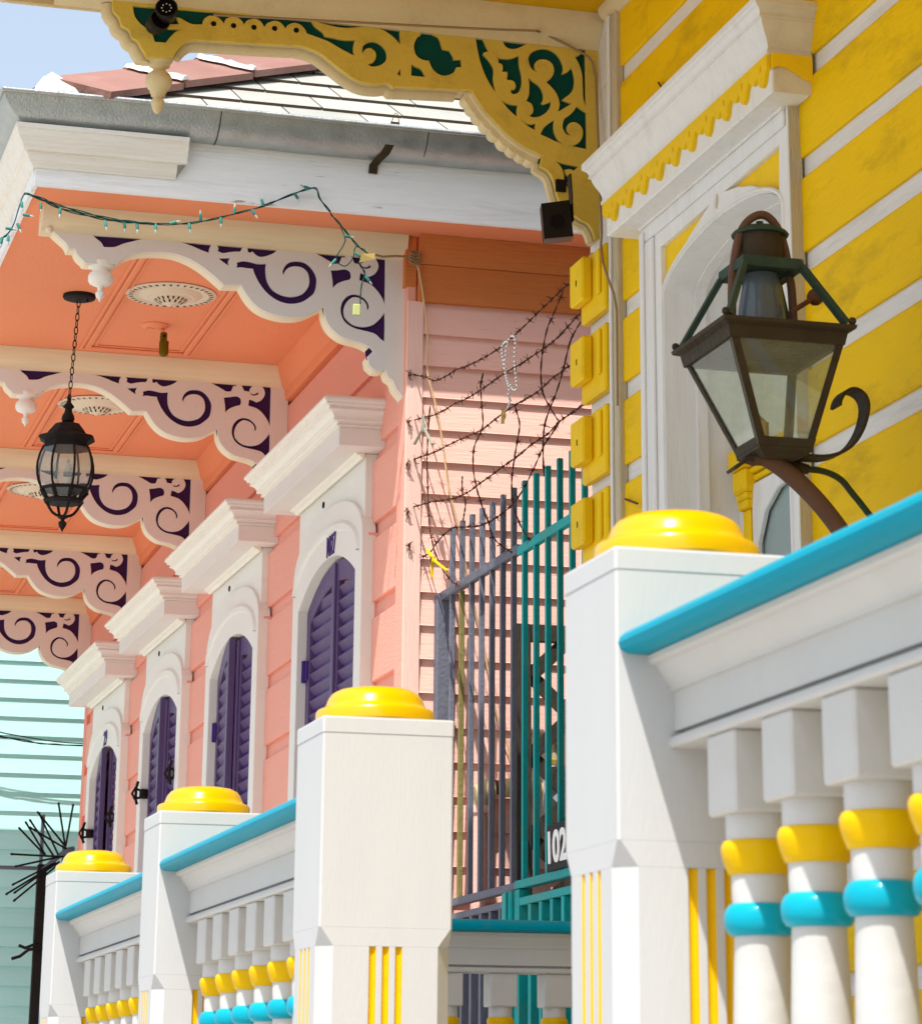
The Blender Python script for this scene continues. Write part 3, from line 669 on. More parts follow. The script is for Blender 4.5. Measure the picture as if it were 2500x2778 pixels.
# shell scallops along the quarter curve
tot = sum((quad[i+1]-quad[i]).length for i in range(len(quad)-1)); acc = 0; ks = 0
for i in range(len(quad)-1):
    d = (quad[i+1]-quad[i]); acc += d.length
    while ks < 9 and acc >= tot*(ks+.5)/9:
        t = d.normalized(); nrm = Vector((-t.z, 0, t.x)); nrm = nrm if nrm.z < 0 else -nrm
        p = quad[i]+Vector((0, -.005, 0)); mb = MB()
        rr = []
        for k in range(9):
            a = math.pi*k/8; e = math.cos(a)*.030; h = math.sin(a)
            rr.append([p+t*e+nrm*(-.004)+Vector((0, -.028, 0)), p+t*e+nrm*(.002+.026*h)+Vector((0, -.020, 0)), p+t*e*.9+nrm*(.004+.034*h)+Vector((0, .012, 0)), p+t*e+nrm*(.0+.02*h)+Vector((0, .042, 0)), p+t*e+nrm*(-.006)+Vector((0, .042, 0))])
        mb.loft(rr); mb.build('shell_scallop', 'br_cream', yb, auto=50); ks += 1
# dots in the row of discs
for q in ((908, 192), (1072, 208), (1240, 222), (1410, 231), (1588, 246)):
    p = onY(cB(*q), YB-.0008); MB().lathe([(.0085, 0), (.0085, .0007)], p, 14, axis='y').build('drill_hole', 'dark', yb)
# crown along the bracket top
MB().ext_x([(YB+.01, 4.780), (YB-.004, 4.780), (YB-.008, 4.790), (YB-.012, 4.800), (YB-.030, 4.815), (YB-.048, 4.838), (YB-.055, 4.862), (YB-.058, 4.885), (YB+.09, 4.885), (YB+.09, 4.780)], .98, 2.675, seg=1).build('bracket_crown', 'br_cream', yb, auto=30)
# turned drop
pc = onY(cB(465, 470), YB+.045)
def turned(pts_px, cr, cx, Y):
    """(half-width px, y px) pairs to a lathe profile"""
    out = []
    for hw, y in pts_px:
        a, c_ = onY(cr(cx, y), Y), onY(cr(cx+hw, y), Y); out.append(((c_-a).length, a.z))
    return out
tp = turned([(112, 466), (114, 480), (108, 500), (92, 515), (86, 530), (86, 545), (62, 556), (46, 572), (62, 590), (90, 612), (108, 645), (110, 668), (108, 690), (92, 722), (72, 745), (66, 765), (60, 772), (58, 790), (38, 800), (40, 812), (54, 830), (57, 850), (52, 868), (45, 878), (42, 895), (30, 920), (8, 936), (1, 938)], cB, 463, YB+.045)
MB().lathe([(r, z) for r, z in reversed(tp)], (pc.x, YB+.045, 0), 28).build('pendant', 'br_cream', yb, auto=40)
# twin of the bracket further down the porch (behind the viewer's right)
for src in list(yb.children): pass

# ================================================================== PINK HOUSE
XF = 2.63; YW = 10.40; ZS = 4.80; YE = 18.40
ph = thing('pink_house', 'pink house with purple louvred shutters and scrolled white brackets', 'house', (4.5, 14, 0))
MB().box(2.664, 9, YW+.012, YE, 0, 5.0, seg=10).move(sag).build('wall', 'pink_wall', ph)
DOORS = [11.49, 13.46, 15.36, 17.26]; HW = .618
BRK = [10.42, 12.53, 14.49, 16.45, 18.30]
# facade boards between the openings, 0.306 m pitch with 0.065 m grooves
def fboard(y0, y1, z0, z1):
    pf = [(2.664, z0), (2.632, z0), (XF, z0+.003), (XF, z1-.004), (2.644, z1), (2.664, z1)]
    MB().ext_y(pf, y0, y1, seg=2).move(sag).build('plank', 'pink_wall', ph)
MB().box(2.650, 2.6645, YW+.004, YE, .6, 4.79, seg=8).move(sag).build('groove_sheet', 'pink_wall', ph)
edges = [10.497]+[e for d in DOORS for e in (d-HW+.03, d+HW-.03)]+[YE-.09]
for k in range(-9, 5):
    z0 = 3.48+.306*k; z1 = min(z0+.243, 4.66)
    if z0 > 4.6: continue
    if z1 > 4.07: fboard(10.497, YE-.09, max(z0, 3.48+.306*2), z1)
    else:
        for s_ in range(0, len(edges), 2): fboard(edges[s_], edges[s_+1], z0, z1)
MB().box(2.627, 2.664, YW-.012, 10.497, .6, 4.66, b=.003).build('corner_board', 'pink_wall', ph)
MB().box(2.627, 2.664, YE-.09, YE+.01, .6, 4.66, b=.003).move(sag).build('corner_board', 'pink_trim', ph)
MB().box(2.6285, 2.692, YW-.022, YW-.0125, .6, 4.545, b=.002).build('corner_board', 'pink_corner', ph)
# frieze under the soffit
MB().ext_y([(2.664, 4.655), (2.618, 4.655), (2.614, 4.663), (2.612, 4.700), (2.600, 4.712), (2.572, 4.765), (2.562, 4.799), (2.664, 4.799)], YW+.1, YE, seg=10).move(sag).build('frieze', 'soffit_orange', ph, auto=25)
MB().box(2.618, 2.664, YW-.015, YW+.1, 4.60, 4.799, b=.002).build('frieze', 'pink_orange', ph)
# side wall: lapped boards
MB().box(2.664, 9, YW, YW+.012, 0, 4.80).build('wall', 'pink_side', ph)
z = 3.930
lap = [3.930+.1222*k for k in range(-27, 5)]
for zb in lap:
    zt = zb+.128
    MB().ext_x([(YW, zb), (YW-.020, zb), (YW-.0185, zb+.002), (YW-.004, zt), (YW, zt)], 2.6925, 7.5).build('lap_board', 'pink_side', ph)
MB().box(2.668, 7.5, YW-.030, YW, 4.543, 4.69, b=.003).build('side_frieze', 'pink_orange', ph)
MB().ext_x([(YW, 4.690), (YW-.034, 4.690), (YW-.040, 4.70), (YW-.060, 4.76), (YW-.068, 4.799), (YW, 4.799)], 2.668, 7.5).build('side_frieze', 'pink_orange', ph, auto=30)
# soffit
MB().box(1.175, 2.95, 10.15, YE+.5, ZS, ZS+.02, seg=12).move(sag).build('soffit', 'soffit_orange', ph)
MB().box(2.951, 7.5, 10.15, YW, ZS, ZS+.02).build('soffit', 'soffit_orange', ph)
# panel mouldings, medallions on the soffit of each bay
def frame_z(x0, x1, y0, y1, w_, h_, name, mt):
    mb = MB()
    for (a, b_, c_, d_) in ((x0, x1, y0, y0+w_), (x0, x1, y1-w_, y1), (x0, x0+w_, y0+w_, y1-w_), (x1-w_, x1, y0+w_, y1-w_)):
        mb.box(a, b_, c_, d_, ZS-h_, ZS-.0005, b=h_*.4)
    mb.move(sag).build(name, mt, ph)
med_me = []
for i in range(4):
    y0, y1 = BRK[i]+.24, BRK[i+1]-.11; yc_ = (y0+y1)/2
    frame_z(1.668, 2.168, y0+.02, y1, .016, .008, 'panel_moulding', 'soffit_orange')
    frame_z(1.690, 2.146, y0+.042, y1-.022, .026, .013, 'panel_moulding', 'soffit_orange')
    frame_z(1.725, 2.112, y0+.078, y1-.06, .012, .006, 'panel_moulding', 'soffit_orange')
    ym = 11.46+(DOORS[i]-DOORS[0]) if i else 11.46
    zc = ZS+sagz(ym)
    root = sub('medallion', ph, (1.903, ym, zc))
    mb = MB().lathe([(.178, .0), (.186, -.004), (.186, -.009), (.178, -.012), (.176, -.014), (.150, -.016), (.146, -.012), (.128, -.012), (.122, -.020), (.108, -.024), (.100, -.034), (.094, -.036), (.088, -.034), (.080, -.040), (.074, -.044), (.070, -.042), (.062, -.052), (.048, -.068), (.030, -.080), (.014, -.085), (.010, -.092), (.003, -.098), (.0005, -.099)], (1.903, ym, zc), 48)
    mb.move(lambda v, zc=zc: Vector((v.x, v.y, zc+(v.z-zc)*.55))).build('rosette', 'medallion', root, auto=35)
    mb = MB()
    for k in range(36):
        a = 2*math.pi*k/36; c_, s2 = math.cos(a), math.sin(a)
        u = Vector((c_, s2, 0)); t = Vector((-s2, c_, 0)); P0 = Vector((1.903, ym, zc))
        q = [P0+u*r_+t*tt+Vector((0, 0, zz)) for r_, tt, zz in ((.174, -.0045, -.0155), (.174, .0045, -.0155), (.155, .004, -.0165), (.155, -.004, -.0165))]
        mb.add(q, [(0, 1, 2, 3)])
    for ring_r, ring_z, nn, ln in ((.062, -.0535, 18, .013), (.046, -.0705, 12, .016)):
        for k in range(nn):
            a = 2*math.pi*(k+.5)/nn; u = Vector((math.cos(a), math.sin(a), 0)); t = Vector((-u.y, u.x, 0)); P0 = Vector((1.903, ym, zc))
            q = [P0+u*(ring_r+.006)+t*-.0045+Vector((0, 0, ring_z+.006)), P0+u*(ring_r+.006)+t*.0045+Vector((0, 0, ring_z+.006)), P0+u*(ring_r-.007)+t*.003+Vector((0, 0, ring_z-ln*.62)), P0+u*(ring_r-.007)+t*-.003+Vector((0, 0, ring_z-ln*.62))]
            mb.add(q, [(0, 1, 2, 3)])
    mb.move(lambda v, zc=zc: Vector((v.x, v.y, zc+(v.z-zc)*.55-.0008))).build('piercing', 'medallion_dark', root)['kind'] = 'stuff'

# ---- brackets
K1 = crop(80, 550, 600); K2 = crop(600, 600, 550)
B0 = 10.42
p_out = xz(K1, [(196, 235), (245, 280), (300, 330), (322, 378), (375, 380), (397, 430), (440, 470), (482, 497), (705, 495), (745, 476), (800, 440), (900, 413), (1000, 405), (1100, 406), (1200, 420), (1300, 455), (1400, 510), (1480, 570), (1550, 630), (1600, 675), (1740, 677)], B0)
p_out += xz(K2, [(250, 690), (330, 770), (430, 822), (560, 856), (680, 860), (780, 840), (860, 802), (922, 772), (930, 850), (970, 940), (1040, 1010), (1120, 1055), (1250, 1090), (1330, 1130), (1362, 1165), (1312, 1215), (1325, 1290), (1380, 1338), (1440, 1346), (1475, 1335), (1482, 1362), (1500, 1400), (1540, 1430), (1562, 1490), (1600, 1540), (1650, 1600)], B0)
ZT = 4.775
p_out = p_out+[(XF-.001, p_out[-1][1]), (XF-.001, ZT), (p_out[0][0], ZT)]
p_sm = smooth2(p_out[:-3], closed=False, sub_=4, ang=40)+[Vector(p) for p in p_out[-3:]]
pHoles = [smooth2(xz(cr, pl, B0), sub_=4) for cr, pl in (
    (K1, [(522, 268), (720, 280), (935, 293), (850, 315), (770, 335), (700, 362), (612, 362), (590, 325), (560, 300)]),
    (K1, [(1230, 315), (1350, 322), (1510, 335), (1490, 355), (1480, 380), (1475, 410), (1420, 390), (1340, 355)]),
    (K1, [(1540, 340), (1640, 345), (1760, 352), (1735, 400), (1690, 400), (1640, 405), (1590, 412), (1550, 395), (1555, 370)]),
    (K2, [(237, 225), (360, 232), (515, 243), (470, 285), (400, 312), (350, 318), (310, 300), (280, 268), (262, 280), (240, 275)]),
    (K1, [(1555, 457), (1650, 452), (1635, 485), (1640, 518), (1600, 490)]),
    (K2, [(140, 370), (200, 355), (270, 365), (330, 380), (405, 378), (400, 430), (405, 500), (425, 560), (470, 620), (540, 660), (620, 678), (700, 665), (750, 635), (785, 580), (790, 520), (775, 460), (735, 420), (690, 405), (640, 405), (600, 420), (575, 445), (560, 482), (552, 450), (575, 400), (620, 365), (690, 358), (760, 375), (820, 430), (855, 500), (855, 570), (835, 640), (780, 690), (720, 725), (640, 740), (560, 730), (480, 695), (400, 630), (340, 550), (300, 470), (285, 425), (230, 420), (180, 412), (135, 415), (145, 395)]),
    (K2, [(815, 262), (960, 275), (1120, 285), (1110, 325), (1085, 320), (1060, 378), (1010, 378), (960, 350), (900, 315), (855, 290)]),
    (K2, [(1150, 287), (1240, 295), (1340, 305), (1300, 320), (1262, 345), (1250, 385), (1195, 375), (1180, 340)]),
    (K2, [(1255, 395), (1290, 410), (1320, 405), (1340, 385), (1348, 410), (1310, 425), (1275, 420)]),
    (K2, [(1370, 310), (1475, 322), (1473, 560), (1468, 745), (1440, 680), (1390, 610), (1330, 560), (1240, 528), (1250, 462), (1290, 475), (1330, 495), (1380, 470), (1410, 420), (1405, 370)]),
    (K2, [(985, 440), (1050, 435), (1120, 428), (1160, 450), (1168, 490), (1155, 522), (1100, 535), (1040, 560), (1002, 598), (1000, 540), (992, 480)]),
    (K2, [(1310, 795), (1305, 750), (1270, 705), (1210, 680), (1165, 690), (1120, 735), (1100, 800), (1110, 860), (1150, 905), (1200, 935), (1280, 948), (1360, 930), (1420, 880), (1468, 820), (1470, 950), (1465, 1080), (1430, 1055), (1380, 1010), (1300, 985), (1200, 960), (1130, 920), (1090, 870), (1072, 800), (1085, 730), (1125, 680), (1180, 655), (1245, 665), (1295, 700), (1325, 745), (1325, 780)]))]
tp2 = turned([(110, 492), (114, 510), (106, 535), (78, 548), (70, 560), (74, 572), (92, 585), (104, 610), (104, 640), (90, 668), (60, 682), (32, 690), (22, 705), (20, 730), (36, 742), (36, 762), (28, 782), (12, 795), (8, 812), (1, 818)], K1, 592, B0+.045)
pcx = onY(K1(592, 500), B0+.045).x
brk_parts = []
for i, yb_ in enumerate(BRK):
    root = sub('bracket', ph, (XF, yb_, ZS+sagz(yb_)))
    if i == 0:
        o = MB().add([((a-XF), d, z-ZS) for a, z, d in panel(p_sm, pHoles, .011, .0012)[0]], panel(p_sm, pHoles, .011, .0012)[1]).build('scroll_panel', 'bracket_white', root, local=True); brk_parts.append(o)
        inn = [((a-2.0)*.985+2.0, (z-4.6)*.95+4.608) for a, z in p_sm]
        vs, fs = panel(inn, [], .003, .0004)
        brk_parts.append(MB().add([(a-XF, .0115+d, z-ZS) for a, z, d in vs], fs).build('backing_panel', 'bracket_purple', root, local=True))
        vs, fs = panel(p_sm, [], .072, .006)
        brk_parts.append(MB().add([(a-XF, .0150+d, z-ZS) for a, z, d in vs], fs).build('bracket_board', 'bracket_cream', root, local=True))
        x0 = 1.236-XF; crp = [(.02, -.089), (-.003, -.089), (-.006, -.080), (-.014, -.072), (-.030, -.060), (-.044, -.040), (-.052, -.018), (-.056, -.0008), (.075, -.0008), (.075, -.089)]
        brk_parts.append(MB().ext_x(crp, x0, -.004).build('bracket_crown', 'crown_cream', root, local=True, auto=60))
        r0 = onY(K1(150, 215), B0-.01)
        brk_parts.append(MB().lathe([(.0005, -.016), (.008, -.014), (.010, -.008), (.013, -.006), (.015, .0)], (r0.x-XF+.006, -.004, r0.z-ZS), 14, axis='y').build('knob', 'bracket_cream', root, local=True, auto=50))
        brk_parts.append(MB().lathe([(r_, z_-ZS) for r_, z_ in reversed(tp2)], (pcx-XF, .045, 0), 24).build('pendant', 'hood_white', root, local=True, auto=40))
    else:
        for p in brk_parts: child_copy(p, root)

# ---- doors: hood, spandrel, arched surround, louvred shutters
SX = 2.585                        # front of the surround
def louvre_mesh(w_):
    return MB().loft([[(-.012, 0, .030), (-.0095, 0, .034), (.014, 0, -.006), (.0115, 0, -.010)], [(-.012, w_, .030), (-.0095, w_, .034), (.014, w_, -.006), (.0115, w_, -.010)]])
lv_me = None
def ell(h, s, r, y): return s+r*max(0, 1-abs(y/h)**2.1)
OH, OS, ORI = .513, 3.62, .130    # shutter opening: half width, spring, rise
def make_shutter(parent, c, side, dz, ang):
    """side +1: far leaf (hinged at larger y), -1: near leaf"""
    global lv_me
    wl = OH-.008; hinge = Vector((2.640, c+side*(OH-.004), 0))
    root = bpy.data.objects.new('shutter', None); COL.objects.link(root); root.parent = parent
    root.location = Vector((hinge.x, hinge.y, dz))-ORG[parent.name]; root.rotation_euler.z = ang; ORG[root.name] = Vector((0, 0, 0)); root.empty_display_size = .1
    zb = 1.25; n = 12; s = -side
    top = lambda u, inset: ell(OH+.001, OS, ORI, OH-.004-u)-.008-inset      # u = distance from hinge
    us = [wl*k/n for k in range(n+1)]
    outer = [(s*u, top(u, 0)) for u in us]+[(s*wl, zb), (0, zb)]
    st = .062
    ui = [st+(wl-2*st+.006)*k/n for k in range(n+1)]
    hole = [(s*u, min(top(u, .085), top(u, .085))) for u in ui]+[(s*(wl-st+.006), zb+.12), (s*st, zb+.12)]
    vs, fs = panel(outer, [hole], .030, .003)
    MB().add([(d-.015, a, z) for a, z, d in vs], fs).build('shutter_frame', 'shutter_purple', root, local=True)
    MB().box(.006, .010, s*(st-.005), s*(wl-st+.012), zb+.1, 3.6).build('shutter_back', 'purple_paint', root, local=True)
    lw = wl-2*st+.004
    if lv_me is None:
        lv_me = louvre_mesh(lw)
    z_ = 3.60; k = 0; mesh = None
    while z_ > 1.45:
        zmax = max(top(ui[2], .085), top(ui[-3], .085))
        if z_ < zmax-.02:
            if mesh is None:
                q = MB().add(lv_me.v, lv_me.f).build('louvre', 'shutter_purple', root, local=True); mesh = q.data
            else:
                q = bpy.data.objects.new('louvre', mesh); COL.objects.link(q); q.parent = root
            q.location = (0, s*st if s > 0 else s*(st+lw), z_)
        z_ -= .056; k += 1
    if side < 0: MB().box(-.026, -.014, s*(wl-.030), s*(wl+.012), zb, top(wl-.02, .01), b=.003).build('astragal', 'shutter_purple', root, local=True)
    # hinges
    for hz in (3.37, 2.75):
        if parent['iron']: pass
        else:
            hb = MB().lathe([(.010, -.045), (.012, -.043), (.012, .043), (.010, .045)], (-.022, 0, hz), 10)
            hb.box(-.023, -.014, 0, s*.05, hz-.04, hz+.04, b=.003)
            hb.build('hinge', 'purple_paint', root, local=True)
    if parent['iron']:
        hz = 3.30
        hb = MB().box(-.060, -.014, -s*.012, s*.020, hz-.025, hz+.025, b=.006)
        hb.tube([(-.070, -s*.004, hz-.055), (-.078, 0, hz-.03), (-.078, 0, hz+.03), (-.068, -s*.006, hz+.065)], .008, 8)
        hb.tube([(-.060, 0, hz+.020), (-.085, s*.012, hz+.028), (-.100, s*.014, hz), (-.085, s*.012, hz-.028), (-.060, 0, hz-.020)], .007, 8)
        hb.build('latch', 'iron_black', root, local=True, auto=50)
    return root
hcp = [(.165, 4.135), (.176, 4.137), (.176, 4.143), (.172, 4.146), (.175, 4.151), (.183, 4.154), (.191, 4.154), (.194, 4.158), (.192, 4.162), (.193, 4.170), (.198, 4.179), (.206, 4.186), (.214, 4.190), (.218, 4.191), (.219, 4.196), (.214, 4.199), (.217, 4.205), (.226, 4.207), (.230, 4.209), (.231, 4.214), (.230, 4.217), (.236, 4.219), (.240, 4.225), (.240, 4.233), (.234, 4.241), (.226, 4.243)]
for i, c in enumerate(DOORS):
    dz = sagz(c); mv = lambda v, dz=dz: Vector((v.x, v.y, v.z+dz))
    dr = sub('doorway', ph, (XF, c, 1.2)); dr['iron'] = 1 if i >= 2 else 0
    # hood
    crown_y(hcp, c-.71, c+.71, XF, 'hood_white', 'bracket_white', dr, warp=mv)
    MB().box(XF-.1645, XF+.02, c-.7095, c+.7095, 4.064, 4.1345, b=.0015).move(mv).build('hood_frieze', 'bracket_white', dr)
    MB().ext_y([(XF-.035, 4.064), (XF-.035, 4.045), (XF-.045, 4.043), (XF-.052, 4.052), (XF-.066, 4.056), (XF-.072, 4.064)], c-.60, c+.60).move(mv).build('hood_fillet', 'hood_white', dr, auto=30)
    # spandrel board
    MB().box(2.600, 2.655, c-.588, c+.588, 3.752, 4.0635, b=.003).move(mv).build('spandrel', 'surround_white', dr)
    MB().box(2.612, 2.655, c-HW+.0005, c-.589, 3.0, 3.75).move(mv).build('casing_backing', 'pink_wall', dr)
    # surround: outer arch, inner arch
    n = 24
    oa = [(c-HW, 1.2)]+[(c-HW*math.cos(math.pi*k/n), 3.735+.222*math.sin(math.pi*k/n)**.85) for k in range(n+1)]+[(c+HW, 1.2)]
    ia = [(c+OH, 1.2)]+[(c+OH*math.cos(math.pi*k/n), OS+ORI*(1-abs(math.cos(math.pi*k/n))**2.1)) for k in range(n+1)]+[(c-OH, 1.2)]
    vs, fs = panel(oa+ia, [], .055, .003)
    MB().add([(SX+d, a, z+dz) for a, z, d in vs], fs).build('surround', 'surround_white', dr)
    # two raised arch rolls on the surround
    for h_, s_, r_, p_, w_ in ((.572, 3.690, .170, .011, .040),):
        rr = []
        for k in range(n+1):
            a = math.pi*k/n; y = -h_*math.cos(a); zz = s_+r_*math.sin(a); nv = Vector((0, -math.cos(a)*r_, math.sin(a)*h_)).normalized(); P0 = Vector((SX, c+y, zz+dz))
            rr.append([P0-nv*w_/2+Vector((.001, 0, 0)), P0-nv*w_*.3-Vector((p_, 0, 0)), P0+nv*w_*.2-Vector((p_*1.1, 0, 0)), P0+nv*w_/2+Vector((.001, 0, 0))])
        MB().loft(rr, closed=False).build('arch_roll', 'surround_white', dr, auto=40)
    # eye screw
    e0 = Vector((SX-.016, c, 3.972+dz)); MB().tube([e0+Vector((0, .012*math.cos(2*math.pi*k/12), .012*math.sin(2*math.pi*k/12))) for k in range(13)], .0028, 6).build('eye_screw', 'iron_black', dr)
    # opening behind the leaves
    MB().box(2.652, 2.6635, c-OH, c+OH, 1.2, OS+ORI-.02).move(mv).build('opening', 'dark', dr)
    far = (0, R(5.2), R(4.2), R(5.5))[i]; near = (0, 0, 0, R(-1))[i]
    make_shutter(dr, c, +1, dz, -far); make_shutter(dr, c, -1, dz, near)
    if i in (0, 3):
        vs, fs = text_mesh('1027' if i == 0 else '29', .085, .004, cond=.72 if i == 0 else 1.1, bold=.0008)
        yc_ = c-.10 if i == 0 else c-.06
        MB().add([(SX-.0025-zz, yc_-a, 3.792+dz+b_) for a, b_, zz in vs], fs).build('house_number', 'purple_paint', dr)

# ---- eave: fascia, cornice piece, gutters
MB().box(1.168, 7.5, 10.14, 10.158, 4.795, 5.08, b=.003, mi=0).build('fascia', 'fascia_white', ph)
MB().box(1.166, 1.182, 10.16, YE+.5, 4.795, 5.08, seg=10).move(sag).build('fascia', 'fascia_white', ph)
cor = [(0, 4.862), (.006, 4.862), (.008, 4.868), (.022, 4.884), (.030, 4.902), (.034, 4.910), (.034, 4.914), (.046, 4.916), (.048, 4.926), (.058, 4.944), (.070, 4.962), (.076, 4.978), (.078, 4.986), (.084, 4.988), (.084, 5.004), (0, 5.004)]
# mitred at the corner, returned square at the right end
x_end = [1.682 if z < 4.913 else 1.715 for _, z in cor]
r0 = [(1.166-p, 10.14-p, z) for p, z in cor]; r1 = [(xe, 10.14-p, z) for (p, z), xe in zip(cor, x_end)]
r2 = [Vector((1.166-p, 18.5, z)) for p, z in cor]
MB().loft([r0, r1]).build('cornice', 'fascia_cream', ph, auto=14)
rr = []
for k in range(9):
    y = 10.14+(18.5-10.14)*k/8; rr.append([(1.166-p, 10.14-p if k == 0 else y, z) for p, z in cor])
MB().loft(rr).move(sag).build('cornice', 'fascia_cream', ph, auto=30)
# gutter: ogee trough with rolled lip; slightly uneven
gp = [(.0, 5.010), (.02, 5.006), (.05, 5.008), (.075, 5.018), (.100, 5.034), (.122, 5.056), (.138, 5.080), (.146, 5.098)]
def gut(p0):
    back = [(a-.004 if a > .01 else a, z+.004) for a, z in reversed(p0)]; return p0+back
g = gut(gp)
GX0 = 1.168
mb = MB(); rr = []
for k in range(13):
    x = (GX0 if k == 0 else 0)+(0 if k == 0 else GX0+(7.5-GX0)*(k/12)); wob = .003*math.sin(k*1.9)
    rr.append([((GX0-a) if k == 0 else x, 10.138-a, z+wob) for a, z in g])
mb.loft(rr)
mb.build('gutter', 'galv', ph, auto=30)
lip = [(GX0-.150, 10.138-.150, 5.100)]+[(GX0+(7.5-GX0)*k/12, 10.138-.150, 5.100+.003*math.sin(k*1.9)) for k in range(1, 13)]
MB().tube(lip, .009, 10).build('gutter_lip', 'galv', ph, auto=60)
rr = []
for k in range(9):
    y = 10.138+(18.9-10.138)*k/8; rr.append([(GX0-a, 10.138-a if k == 0 else y, z) for a, z in g])
MB().loft(rr).move(sag).build('gutter', 'galv', ph, auto=30)
MB().tube([(GX0-.150, 9.99+(18.9-9.99)*k/8, 5.100) for k in range(9)], .009, 8).move(sag).build('gutter_lip', 'galv', ph, auto=60)
for sx_, dy in ((1.815, 0), (2.60, 0)):
    MB().add([(sx_+q, 10.138-a-.0012, z-.0012) for q in (0, .004) for a, z in gp], [(k, k+1, len(gp)+k+1, len(gp)+k) for k in range(len(gp)-1)]).build('gutter_seam', 'iron_bronze', ph)
# strap hanger
sp = [(2.475, 10.004, 5.122), (2.473, 10.002, 5.10), (2.468, 10.012, 5.075), (2.462, 10.032, 5.040), (2.452, 10.060, 5.013), (2.435, 10.100, 4.998), (2.425, 10.128, 4.985), (2.424, 10.134, 4.955)]
MB().strip(sp, .034, .003, (1, 0, 0)).build('gutter_strap', 'iron_bronze', ph)
MB().tube([(2.458, 10.006, 5.108), (2.470, 10.0, 5.150), (2.476, 10.0, 5.156), (2.484, 10.0, 5.150), (2.492, 10.006, 5.108)], .0016, 6).build('strap_wire', 'iron_rust', ph)

# ---- roof: hip towards the viewer, slates on the slope that faces us
EX, EY, EZ, PT = 1.12, 10.03, 5.07, .575
HL = 4.2
def rz(y): return EZ+PT*(y-EY)
rf = MB()
rf.add([(EX, EY, EZ), (EX+2*HL, EY, EZ), (EX+HL, EY+HL, EZ+PT*HL), (EX, EY+9.2, EZ-.15), (EX+HL, EY+9.2-HL, EZ+PT*HL), (EX+2*HL, EY+9.2, EZ-.15)],
       [(0, 1, 2), (0, 2, 4, 3), (1, 5, 4, 2), (3, 4, 5)])
rf.move(lambda v: v+Vector((0, 0, -.02)))
roof = rf.build('roof', 'slate_edge', ph)
sl_len, sl_w, ex_ = .30, .305, .262
cs, sn = 1/math.sqrt(1+PT*PT), PT/math.sqrt(1+PT*PT)
random.seed(11)
for k in range(0, 9):
    s0 = .045+ex_*k
    x = EX-.25+(k % 2)*.152+random.uniform(-.03, .03)
    while x < 4.6:
        w_ = sl_w+random.uniform(-.012, .012)
        yb_ = EY+s0*cs
        xh = EX+(yb_-EY)+.03      # hip line
        x0, x1 = max(x, xh), x+w_-.006
        if x1-x0 > .05:
            j = random.uniform(-.004, .004); t = .013; lift = .013
            q = []
            for (xx, ss, hh) in ((x0, s0+j, lift), (x1, s0+j+random.uniform(-.003, .003), lift), (min(x1, x1), s0+sl_len, 0), (x0 if x0 > xh+.001 else x0+sl_len*cs, s0+sl_len, 0)):
                if xx > x1: xx = x1-.002
                base = Vector((xx, EY+ss*cs, EZ+ss*sn)); nn = Vector((0, -sn, cs)); q.append((base+nn*(hh+.004), base+nn*(hh+t+.004)))
            vs = [a for a, _ in q]+[b_ for _, b_ in q]
            mb = MB().add(vs, [(4, 5, 6, 7)], 0); mb.add(vs, [(0, 1, 2, 3), (0, 1, 5, 4), (1, 2, 6, 5), (2, 3, 7, 6), (3, 0, 4, 7)], 1)
            mb.build('slate', ['slate', 'slate_edge'], roof)
        x += w_
# hip tiles with mortared joints
hd_ = Vector((1, 1, PT)).normalized(); side_a = Vector((1, 0, 0))-hd_*hd_.x; side_b = Vector((0, 1, 0))-hd_*hd_.y
na = Vector((0, -sn, cs)); nb = Vector((-sn, 0, cs)); upv = (na+nb).normalized()
da = (hd_.cross(na)).normalized(); da = da if da.x > 0 else -da      # down the slope facing us
db = (hd_.cross(nb)).normalized(); db = db if db.y > 0 else -db
def hipsec(p, wd, th, lift):
    a = p+upv*lift
    return [a+upv*th, a+da*wd+na*(th*.9), a+da*wd+na*0, a, a+db*wd, a+db*wd+nb*(th*.9)]
p0 = Vector((EX, EY, EZ))+hd_*.02
tl = .50
for k in range(8):
    a, c_ = p0+hd_*(k*tl+.13), p0+hd_*(k*tl+tl+.126)
    MB().loft([hipsec(a, .265, .030, .055), hipsec(c_, .255, .030, .045)]).build('ridge_tile', 'ridge_tile', roof)
    # mortar bead at the joint, ragged
    if k > 0:
        rr = []
        for t in range(12):
            u = t/11; d_ = .26*(1-u); base = a+upv*.058+da*d_+na*.026
            wv = .022+random.uniform(-.008, .010); hv = .012+random.uniform(-.004, .006)
            rr.append([base-hd_*wv, base-hd_*wv*.4+na*hv, base+hd_*wv*.5+na*hv, base+hd_*wv])
        MB().loft(rr).build('mortar_bead', 'mortar', roof, auto=60)
# mortar end cap of the hip
rr = []
e0 = p0
pts_ = [(e0-hd_*.13+da*.02-upv*.03), (e0-hd_*.05+da*.20-na*.005)]
mb = MB()
A_ = [e0+upv*.088+hd_*.10, e0+da*.205+na*.034+hd_*.13, e0+db*.2+nb*.03+hd_*.13, e0-hd_*.0+upv*-.02, e0+hd_*.02+da*.15-na*.01, e0+hd_*.02+db*.14-nb*.01, e0+upv*.095+hd_*.16, e0+da*.17+na*.048+hd_*.20]
mb.add(A_, [(0, 4, 3), (0, 1, 4), (0, 3, 5), (0, 5, 2), (0, 6, 7), (0, 7, 1), (3, 4, 5), (1, 4, 5, 2)])
mb2 = mb.build('mortar_cap', 'mortar', roof)
bm = bmesh.new(); bm.from_mesh(mb2.data); bmesh.ops.triangulate(bm, faces=bm.faces); bmesh.ops.subdivide_edges(bm, edges=bm.edges, cuts=4, use_grid_fill=True)
